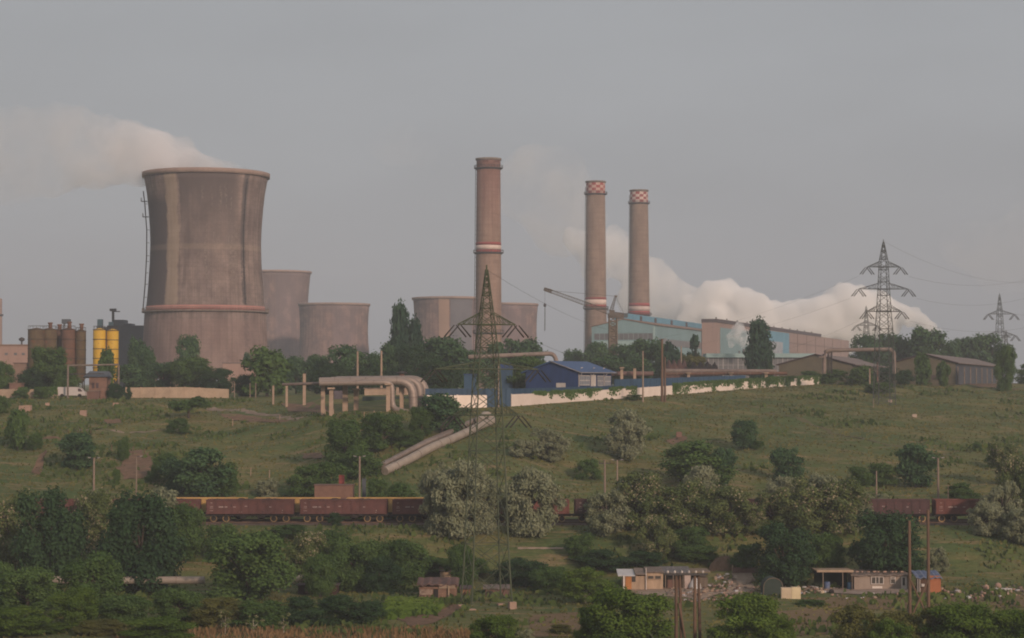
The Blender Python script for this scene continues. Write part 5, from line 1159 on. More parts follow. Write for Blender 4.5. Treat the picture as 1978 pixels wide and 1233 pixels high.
# ruined row
D = Dof(1222, 1140)
a1 = shack('white_roofed_shack', 'tan shack with a tilted white sheet roof and an orange door', 1203, 1246, 1140, 1113, D, 4, M_SHW)
roofslab(a1, 1193, 1226, 1113, 1101, D, 4, M_WSH, .1, 'white_roof_sheet'); roofslab(a1, 1226.3, 1246, 1110, 1099, D, 4, M_SHR, .1)
onface(a1, 'door', 1208, 1219, 1113, 1138, D, M_OWD); onface(a1, 'window', 1220, 1227, 1112, 1124, D, M_PANE); onface(a1, 'post', 1203, 1205.5, 1112, 1140, D, M_WF, .4, .15)
a2 = shack('plank_shack', 'pale plank shack with two dim windows, second in the ruined row', 1247, 1280, 1142, 1104, D + .3, 4, M_SHW)
roofslab(a2, 1246.5, 1281, 1106, 1097, D + .3, 4, M_SHR, .12)
for a, b_ in ((1250, 1262), (1264, 1276)): w_ = onface(a2, 'window', a, b_, 1112, 1119, D + .3, M_PANE); frame(w_, a, b_, 1112, 1119, D + .3, M_SHW, .1)
mb = MB(); mb.tube([(xw(1247, D), D - .2, zw(1142, D)), (xw(1247, D), D - .2, zw(1097, D))], .07, 6); mb.build('corner_pole', M_WF, a2)
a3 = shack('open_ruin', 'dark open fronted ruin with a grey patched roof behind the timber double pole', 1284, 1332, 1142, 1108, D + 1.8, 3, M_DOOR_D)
roofslab(a3, 1276, 1334, 1107.5, 1096.5, D + .4, 4.2, pm('grey_patched_roof', (.17, .15, .145), (.11, .10, .1), 1.2, .9, spots=(.45, .4, .38)), .14, wav=.03)
onface(a3, 'red_panel', 1287, 1318, 1120, 1137, D + 1.8, M_BRICK); onface(a3, 'white_curtain', 1321, 1333, 1110, 1137, D + .8, pm('dirty_white_cloth', (.5, .4, .36), (.35, .27, .24), .9, .9)); 
for px in (1285, 1300, 1319): mb = MB(); mb.tube([(xw(px, D), D + .5, zw(1144, D)), (xw(px, D), D + .5, zw(1108, D))], .07, 6); mb.build('post', M_PLK, a3)
a4 = shack('low_roofed_stall', 'low flat roofed stall at the right end of the ruined row', 1337, 1366, 1140, 1116, D + 2.2, 3, M_PLK)
roofslab(a4, 1334.5, 1371, 1106, 1100, D + 1, 4.5, pm('dull_tan_roof', (.26, .19, .14), (.19, .14, .1), 1, .9), .12)
mb = MB(); p = Vector((xw(1342, D), D + .6, zw(1138, D))); mb.lathe(p, [(-.4, .9), (.6, .75), (1.3, .3), (1.5, .05)], 12); mb.build('white_sack_heap', M_WSH, a4)
# trailer, mound, tent, boxes
D = Dof(1437, 1110)
tr = thing('wooden_trailer', 'open wooden trailer bed at the top of the pale dirt drive', 'trailer', at(1437, 1108, D))
X0, X1 = xw(1414, D), xw(1462, D); Z0, Z1 = zw(1107, D), zw(1093, D)
mb = MB(); mb.box(((X0 + X1) / 2, D + 1.5, Z0 + .1), (X1 - X0, 3, .12)); mb.build('bed', M_PLK, tr)
for nm, c_, s_ in (('front_board', ((X0 + X1) / 2, D - .05, (Z0 + Z1) / 2 - .1), (X1 - X0, .08, (Z1 - Z0) * .75)), ('back_board', ((X0 + X1) / 2, D + 3.05, (Z0 + Z1) / 2 + .15), (X1 - X0, .08, (Z1 - Z0))), ('side_board', (X0 + .04, D + 1.5, (Z0 + Z1) / 2), (.08, 3, (Z1 - Z0))), ('side_board', (X1 - .04, D + 1.5, (Z0 + Z1) / 2), (.08, 3, (Z1 - Z0)))):
    mb = MB(); mb.box(c_, s_); mb.build(nm, M_SHW if nm != 'front_board' else M_BRICK, tr)
for x in (X0 + .6, X1 - .6): mb = MB(); mb.tube([(x, D + .3, Z0 - .28), (x, D + .55, Z0 - .28)], .36, 14); mb.build('wheel', M_COAL, tr)
patch('earth_mound', gl((1372, 1104), (1422, 1104), (1428, 1099), (1366, 1099)), M_DIRT, .05, 6, .15, None, 'brown earth mound left of the wooden trailer', 'mound', 1.75, 4)
D = Dof(1492, 1150); x0, x1 = xw(1473, D), xw(1511, D); zb = gz((x0 + x1) / 2, D); r = (x1 - x0) / 2
mb = MB(); pr = [(x0 + r - r * math.cos(a), D, zb - .1 + (zw(1116, D) - zb) * math.sin(a) ** .45) for a in [math.pi * i / 12 for i in range(13)]]; mb.prism(pr, (0, 3.2, 0)); tn = thing('green_tent', 'dark green rounded tent left of the cream cabinets', 'tent', Vector(((x0 + x1) / 2, D, zb))); mb.build('canvas', pm('tent_green', (.035, .05, .04), (.05, .065, .055), .7, .9), tn)
mb = MB(); mb.tube([(a, b_ - .05, c_ + .03) for a, b_, c_ in pr], .05, 5); mb.build('front_hoop', M_PLK, tn)
D = Dof(1520, 1157)
for a, b_, y0, l, m in ((1508, 1527, 1136, 'left cream cabinet lying dented in the grass by the green tent', M_CREAM), (1527.5, 1545, 1135, 'brighter right cream cabinet by the green tent', pm('bright_cream', (.68, .56, .36), (.58, .47, .3), .8, .8))):
    t = gbox('cream_cabinet', a, b_, y0, D, 1.0, m, l, 'cabinet', z0=gz(xw(a, D), D) - .1); onface(t, 'door_line', a + 2, b_ - 2, y0 + 3, y0 + 14, D, m, .02, .03)
D = Dof(1541, 1128)
t = thing('red_roofed_kiosk', 'tiny red roofed well house among rubbish right of the green tent', 'well house', at(1541, 1127, D))
mb = MB(); mb.box((xw(1541, D), D + .4, zw(1121, D)), (.8, .8, 1.0)); mb.build('wall', M_BRICK, t); X = xw(1541, D)
mb = MB(); mb.prism([(X - .75, D - .2, zw(1118, D)), (X + .75, D - .2, zw(1118, D)), (X, D - .2, zw(1110, D))], (0, 1.2, 0)); mb.build('roof', M_BRICK, t)
# shacks at left
D = Dof(848, 1158)
l1 = shack('ramshackle_shack', 'ramshackle red brown shack with a sagging roof left of the tall green pylon', 810, 882, 1158, 1134, D, 4, pm('mixed_board', (.26, .15, .1), (.14, .085, .065), 1.2, .9, spots=(.4, .28, .21)))
roofslab(l1, 806, 886, 1131, 1118, D, 4, pm('sagging_sheet_roof', (.17, .095, .08), (.11, .07, .06), 1.2, .9), .15, wav=.12)
onface(l1, 'dark_doorway', 838, 847, 1138, 1156, D, M_DOOR_D); onface(l1, 'pale_cloth', 811, 836, 1139, 1149, D, pm('stained_sheet', (.45, .33, .26), (.2, .13, .1), 2.2, .9), .1); onface(l1, 'pale_board', 848, 880, 1129, 1137, D, M_SHW, .15); onface(l1, 'post', 866, 868.5, 1131, 1156, D, M_SHW, .3, .15)
D = Dof(960, 1152)
l2 = shack('brown_lean_to', 'low brown lean-to behind the feet of the tall green pylon', 938, 984, 1156, 1138, D, 3, M_BRICK); roofslab(l2, 933, 988, 1138, 1131, D, 3, M_SHR, .1, wav=.05); onface(l2, 'dark_doorway', 940, 952, 1142, 1156, D, M_DOOR_D)
D = Dof(902, 1150)
l3 = shack('orange_hut', 'little orange hut between the shack and the tall green pylon feet', 890, 908, 1152, 1138, D, 2.5, pm('dim_orange', (.27, .14, .075), None, 1, .9)); roofslab(l3, 888, 911, 1138, 1132, D, 2.5, M_ROOFD, .08)
D = Dof(860, 1118)
l4 = shack('tan_hut', 'tan hut with a pale front half hidden in bushes behind the ramshackle shack', 850, 888, 1118, 1104, D, 3, M_SHW); roofslab(l4, 848, 890, 1104, 1096, D, 3, M_ROOFD, .1)
D = Dof(610, 1150)
l5 = shack('brick_ruin', 'dark red brick ruin under the pale pipe at the left', 577, 652, 1152, 1132, D, 3, pm('dark_brick', (.075, .035, .03), (.045, .025, .022), .9, .95)); onface(l5, 'bright_brick_patch', 591, 603, 1137, 1146, D, M_BRICK); roofslab(l5, 574, 655, 1131, 1128, D, 3, M_ROOFD, .1)
# valley heating pipe
D = 263
pipe([at(100, 1120, D), at(180, 1121, D), at(395, 1121, D)], .48, M_PIPEP, 'pale heating pipe showing between the trees at the lower left', 2, True)
pipe([at(565, 1124, 268), at(578, 1116, 268), at(625, 1115, 268), at(632, 1090, 268)], .4, M_CREAM, 'cream pipe with a grey upturned end in front of the blossoming bush', .8, False)
mb = MB(); mb.tube([at(628, 1120, 267.3), at(633, 1096, 267.3)], .36, 12); mb.tube([at(633, 1096, 267.3), at(634, 1091, 267.3)], .45, 12); tag(mb.build('chimney_pipe', pm('zinc', (.24, .24, .26), None, 1, .5, .4)), 'grey slanting stove pipe standing at the end of the cream pipe', 'stove pipe')
# rubble: uncountable litter
def litter(name, pp, n, smin, smax, cols, label):
    V = []; Q = []; poly = gl(*pp); xsn = [p.x for p in poly]; ysn = [p.y for p in poly]; mi = []
    def inside(x, y):
        c_ = False
        for i in range(len(poly)):
            a, b_ = poly[i], poly[i - 1]
            if (a.y > y) != (b_.y > y) and x < (b_.x - a.x) * (y - a.y) / (b_.y - a.y) + a.x: c_ = not c_
        return c_
    while len(mi) < n:
        x, y = RS.uniform(min(xsn), max(xsn)), RS.uniform(min(ysn), max(ysn))
        if not inside(x, y): continue
        s = RS.uniform(smin, smax, 3) * (1, 1, .55); z = gz(x, y) + s[2] * .4; R = Matrix.Rotation(RS.uniform(0, 3.1), 3, 'Z') @ Matrix.Rotation(RS.uniform(-.5, .5), 3, 'X')
        o = len(V)
        for k in (-1, 1):
            for j in (-1, 1):
                for i in (-1, 1): v = R @ Vector((i * s[0] * RS.uniform(.7, 1), j * s[1] * RS.uniform(.7, 1), k * s[2])) / 2; V.append((x + v.x, y + v.y, z + v.z))
        for f in ((0, 2, 3, 1), (4, 5, 7, 6), (0, 1, 5, 4), (2, 6, 7, 3), (0, 4, 6, 2), (1, 3, 7, 5)): Q.append([o + q_ for q_ in f])
        mi.append(RS.randint(len(cols)))
    me = npmesh(name, np.array(V), np.array(Q), cols); me.polygons.foreach_set('material_index', np.repeat(mi, 6)); return tag(nobj(name, me), label, 'rubble', None, 'stuff')
LC = [M_PBLK, M_PILLAR, M_BRICK, M_PLK, M_CONCD, M_CONCD, M_SHW, M_PBLK, M_WSH]
litter('rubble', ((1290, 1138), (1400, 1125), (1450, 1140), (1440, 1160), (1340, 1166), (1280, 1152)), 231, 0.10, 0.60, LC, 'scattered pale rubble in front of the ruined shack row')
litter('rubble', ((1380, 1112), (1405, 1110), (1415, 1128), (1385, 1130)), 27, 0.14, 0.60, LC + [M_WSH], 'rubble beside the earth mound')
litter('rubble', ((1455, 1135), (1475, 1128), (1480, 1148), (1450, 1148)), 38, 0.14, 0.52, LC, 'rubble left of the green tent')
litter('rubble', ((1512, 1128), (1570, 1128), (1600, 1145), (1560, 1152), (1515, 1140)), 60, 0.14, 0.68, LC + [M_WSH, M_CREAM], 'white rubbish between the green tent and the lean-to canopy')
litter('rubble', ((1600, 1150), (1760, 1149), (1760, 1157), (1620, 1159)), 33, 0.10, 0.60, LC, 'rubbish along the front edge of the grey house terrace')
litter('rubble', ((1780, 1142), (1978, 1132), (1990, 1152), (1900, 1160), (1790, 1158)), 93, 0.14, 0.75, LC, 'rubbish strewn right of the orange shack')
litter('rubble', ((1590, 1128), (1640, 1128), (1642, 1140), (1590, 1142)), 27, 0.14, 0.45, LC + [M_TARP, M_DOOR_D], 'junk under the lean-to canopy')
litter('rubble', ((1165, 1136), (1205, 1134), (1250, 1143), (1240, 1150), (1170, 1146)), 27, 0.07, 0.38, LC, 'litter before the white roofed shack')
litter('rubble', ((860, 736), (1, 1), (1, 1)) if False else ((640, 905), (650, 900), (660, 905), (655, 912)), 6, 0.14, 0.38, [M_PBLK], 'stones on the slope above the brick hut')
p = gp(1935, 1142); mb = MB(); mb.box(p + Vector((0, 0, .2)), (2.6, .4, .3)); tag(mb.build('white_beam', M_WSH, loc=p), 'long white beam lying in the grass at the lower right', 'beam')
for px, y, w, l in ((1905, 1138, 12, 'round pale boulder left of the long white beam'), (1928, 1136, 14, 'larger pale boulder above the long white beam'), (1606, 1147, 11, 'dark boulder in front of the terrace')):
    p = gp(px, y); r = w * p.y / F / 2; mb = MB(); mb.smooth = True; mb.lathe(p, [(-.1, r * .8), (r * .5, r), (r * 1.1, r * .75), (r * 1.4, r * .2), (r * 1.42, .01)], 12); tag(mb.build('boulder', M_PBLK if px > 1700 else M_COAL, loc=p), l, 'boulder')
# ------------------------------------------------------------ leaves
def leafcloud(C, Rr, n, size, asp=1.3, droop=0.0, zmax=None):
    """leaf clumps on the shells of lobes C (m,3), Rr (m,)"""
    m = len(C); w = Rr ** 2; idx = RS.choice(m, n, p=w / w.sum())
    d = RS.normal(size=(n, 3)); d /= np.linalg.norm(d, axis=1)[:, None]; d[:, 2] = np.where((d[:, 2] < -.3) & (RS.rand(n) < .45), -d[:, 2] * .8, d[:, 2])
    rad = Rr[idx] * (1 - .6 * RS.rand(n) ** 1.7) * (1 + .2 * RS.normal(size=n))
    P = C[idx] + d * rad[:, None]
    nrm = d + .55 * RS.normal(size=(n, 3)); nrm[:, 2] += .3; nrm /= np.linalg.norm(nrm, axis=1)[:, None]
    a = RS.normal(size=(n, 3)); a[:, 2] -= droop * 2.5
    t = np.cross(nrm, a); t /= np.linalg.norm(t, axis=1)[:, None] + 1e-9; b = np.cross(nrm, t)
    s = size * RS.uniform(.6, 1.35, n)[:, None]
    V = np.stack([P - t * s * .5 - b * s * .5 * asp, P + t * s * .5 - b * s * .3 * asp, P + t * s * .35 + b * s * .55 * asp + nrm * s * .2, P - t * s * .55 + b * s * .4 * asp], 1).reshape(-1, 3)
    Q = np.arange(4 * n).reshape(n, 4)
    lob = RS.rand(m)[idx]; tone = np.clip(.55 * lob + .45 * RS.rand(n), 0, 1)
    hi = np.clip((P[:, 2] - C[:, 2].mean()) , -1, 1)
    fl = RS.rand(n) * (.35 + .65 * RS.rand(m)[idx])
    return V, Q, tone, fl
def crown(name, m, K, rl, rh, n, size, shape='round', asp=1.3, droop=0, fill=.42):
    C = []; R = []
    for i in range(K):
        if shape == 'poplar':
            z = .03 + .93 * ((i % (K // 2)) + .5) / (K // 2); R_ = .5 * (math.sin(math.pi * min(.95, z * .70 + .17)) ** .55); r = RS.uniform(.4, .62) * R_ + .05; a = RS.uniform(0, 6.28); q = RS.uniform(.15, .62) * R_
            C.append((q * math.cos(a), q * math.sin(a), z)); R.append(r); continue
        if shape == 'cone':
            z = RS.rand() ** 1.1; R_ = .5 * (1 - z) ** .75 + .05; a = RS.uniform(0, 6.28); q = R_ * RS.uniform(.2, .75); C.append((q * math.cos(a), q * math.sin(a), .05 + z * .85)); R.append(RS.uniform(rl, rh) * (1.1 - .5 * z)); continue
        r = RS.uniform(rl, rh); a = RS.uniform(0, 6.28)
        if shape == 'round': z = RS.uniform(.04, .93); w = math.sqrt(max(.02, 1 - ((z - .45) / .58) ** 2)) if z > .45 else .58 + .42 * z / .45
        elif shape == 'umbrella': z = RS.uniform(.45, .92); w = 1.0 - .5 * max(0, (z - .75) / .2)
        elif shape == 'tall': z = RS.uniform(.06, .95); w = math.sqrt(max(.03, 1 - ((z - .4) / .63) ** 2)) if z > .4 else .8
        else: z = RS.uniform(.03, .85); w = math.sqrt(max(.05, 1 - (max(0, z - .1) / .85) ** 2))
        q = (.5 - r * .8) * w * RS.uniform(.35, 1.05); C.append((q * math.cos(a), q * math.sin(a), min(z, 1 - r * .75))); R.append(r)
    C = np.array(C); R = np.array(R)
    V, Q, tone, fl = leafcloud(C, R, n, size, asp, droop)
    # a few stray sprays beyond the outline
    k = 8 if shape in ('poplar', 'cone') else max(8, n // 40); V2, Q2, t2, f2 = leafcloud(C, R * (1.0 if shape in ('poplar', 'cone') else 1.28), k, size * .8, asp, droop)
    V = np.concatenate([V, V2]); Q = np.concatenate([Q, Q2 + len(V) - len(V2)]); tone = np.concatenate([tone, t2]); fl = np.concatenate([fl, f2])
    V[:, 2] = np.maximum(V[:, 2], -.02)
    return npmesh(name, V, Q, m, {'tone': tone, 'fl': fl})
def trunkmesh(name, m, h=.72, r=.035, limbs=5, bare=False):
    mb = MB(); bx = RS.uniform(-.03, .03)
    mb.tube([(0, 0, -.03), (bx * .5, 0, h * .35), (bx, bx, h)], [r, r * .8, r * .35], 7)
    for i in range(limbs):
        a = i * 2.4 + RS.uniform(-.4, .4); z = h * RS.uniform(.3, .65); e = RS.uniform(.15, .3)
        mb.tube([(bx * .6, 0, z), (e * .6 * math.cos(a), e * .6 * math.sin(a), z + .12), (e * math.cos(a), e * math.sin(a), z + .27)], [r * .55, r * .38, r * .15], 5)
    o = mb.build(name, m, loc=(0, 0, 0)); me = o.data; bpy.data.objects.remove(o); return me
LM = {
 'dark': leafmat('leaf_dark', (0.024, 0.057, 0.026), (0.064, 0.113, 0.049)),
 'green': leafmat('leaf_green', (0.043, 0.090, 0.028), (0.122, 0.191, 0.059)),
 'lush': leafmat('leaf_lush', (0.052, 0.101, 0.018), (0.146, 0.215, 0.044)),
 'olive': leafmat('leaf_olive', (0.078, 0.091, 0.026), (0.182, 0.176, 0.058)),
 'silver': leafmat('leaf_silver', (.185, .21, .12), (.30, .31, .20)),
 'blossom': leafmat('leaf_blossom', (0.073, 0.113, 0.039), (0.189, 0.217, 0.086), (.36, .31, .2), .38),
 'poplar': leafmat('leaf_poplar', (0.023, 0.057, 0.039), (0.057, 0.105, 0.059)),
 'far': leafmat('leaf_far', (0.037, 0.085, 0.043), (0.103, 0.175, 0.071)),
}
M_BARK = pm('bark', (.09, .065, .05), (.05, .038, .03), 1.5, .95, stretch=(3, 3, .5)); M_BARKW = pm('limewashed_bark', (.5, .43, .37), (.3, .25, .2), 1.5, .9)
SPEC = {  # shape, K, rl, rh, n, size, asp, droop, crown start, trunk
 'dark': ('round', 44, .09, .19, 19000, .022, 1.3, .1, .02), 'green': ('round', 50, .08, .18, 20000, .021, 1.4, .2, .02), 'lush': ('round', 58, .07, .16, 25000, .018, 1.5, .2, .02),
 'olive': ('bush', 40, .07, .17, 15000, .019, 1.7, .0, .0), 'silver': ('round', 64, .06, .14, 17000, .019, 2.3, .6, .0), 'blossom': ('round', 54, .07, .16, 17000, .021, 1.4, .2, .02),
 'poplar': ('poplar', 30, 0, 0, 8000, .055, 1.5, 0, .04), 'far': ('round', 34, .10, .2, 6500, .036, 1.3, .1, .04), 'umbrella': ('umbrella', 18, .1, .17, 3500, .045, 1.3, 0, .05), 'cone': ('cone', 20, .14, .22, 3500, .06, 1.3, 0, .03),
 'bush': ('bush', 34, .09, .19, 9000, .026, 1.4, .1, 0), 'tall': ('tall', 26, .12, .22, 5000, .05, 1.3, .1, .05), 'darkbush': ('bush', 34, .09, .19, 10000, .025, 1.4, .1, 0), 'silverbush': ('bush', 40, .07, .14, 8000, .026, 2.2, .4, 0), 'spray': ('tall', 14, .06, .12, 700, .04, 1.6, 0, .25)}
LEAF = {'umbrella': 'green', 'cone': 'poplar', 'bush': 'green', 'tall': 'green', 'darkbush': 'dark', 'silverbush': 'silver', 'spray': 'blossom'}
NVAR = {'dark': 3, 'green': 4, 'lush': 4, 'olive': 3, 'silver': 4, 'blossom': 4, 'far': 5, 'bush': 3, 'darkbush': 3, 'silverbush': 2, 'tall': 3}
CR = {}; TK = [trunkmesh('trunk', M_BARK) for _ in range(3)] ; TKW = trunkmesh('trunk', M_BARKW, .5, .03, 4); TKS = trunkmesh('trunk', M_BARKW, .8, .02, 7)
for kd, sp in SPEC.items():
    CR[kd] = [crown('crown_' + kd, LM[LEAF.get(kd, kd)], sp[1], sp[2], sp[3], sp[4], sp[5], sp[0], sp[6], sp[7]) for _ in range(NVAR.get(kd, 2))]
NAMES = {'dark': 'broadleaf_tree', 'green': 'broadleaf_tree', 'lush': 'acacia_tree', 'olive': 'olive_green_bush', 'silver': 'silver_leaved_tree', 'blossom': 'blossoming_tree', 'poplar': 'poplar_tree', 'far': 'broadleaf_tree', 'umbrella': 'spreading_tree', 'cone': 'conical_tree', 'bush': 'bush', 'tall': 'broadleaf_tree', 'darkbush': 'bush', 'silverbush': 'silver_bush', 'spray': 'flowering_shrub'}
GRP = {'dark': 'dark leafy trees', 'green': 'green leafy trees', 'lush': 'bright leafy trees', 'olive': 'olive green bushes', 'silver': 'silvery trees along the railway', 'blossom': 'trees in cream blossom', 'poplar': 'poplars', 'far': 'leafy trees on hill and plateau', 'umbrella': 'spreading trees', 'cone': 'conical trees', 'bush': 'green bushes', 'tall': 'green leafy trees', 'darkbush': 'dark bushes', 'silverbush': 'silvery bushes', 'spray': 'flowering shrubs'}
_cnt = {}
def tree(kd, px, D, ytop, wpx, label, zoff=0, white=False):
    if D < 0: D = Dof(px, -D)
    x = xw(px, D); b = Vector((x, D, gz(x, D) - .05 + zoff)); h = zw(ytop, D) - b.z; w = wpx * D / F
    sp = SPEC[kd]; i = _cnt.get(kd, 0); _cnt[kd] = i + 1; cs = sp[8]
    bushy = kd in ('bush', 'darkbush', 'silverbush', 'olive')
    cm = CR[kd][i % len(CR[kd])]; rz = RS.uniform(0, 6.28); sx = 1.06
    if bushy:
        o = nobj(NAMES[kd], cm, None, b); o.scale = (w * sx, w * sx, h); o.rotation_euler = (0, 0, rz); return tag(o, label, 'bush', GRP[kd])
    t = thing(NAMES[kd], label, 'tree' if kd != 'spray' else 'shrub', b, GRP[kd], rz)
    c_ = nobj('crown', cm, t, (0, 0, cs * h)); c_.scale = (w * sx, w * sx, h * (1 - cs))
    tm = nobj('trunk', TKW if white else TKS if kd == 'spray' else TK[i % 3], t); tm.scale = (w if kd not in ('poplar', 'cone') else w * .8, w if kd not in ('poplar', 'cone') else w * .8, h); return t
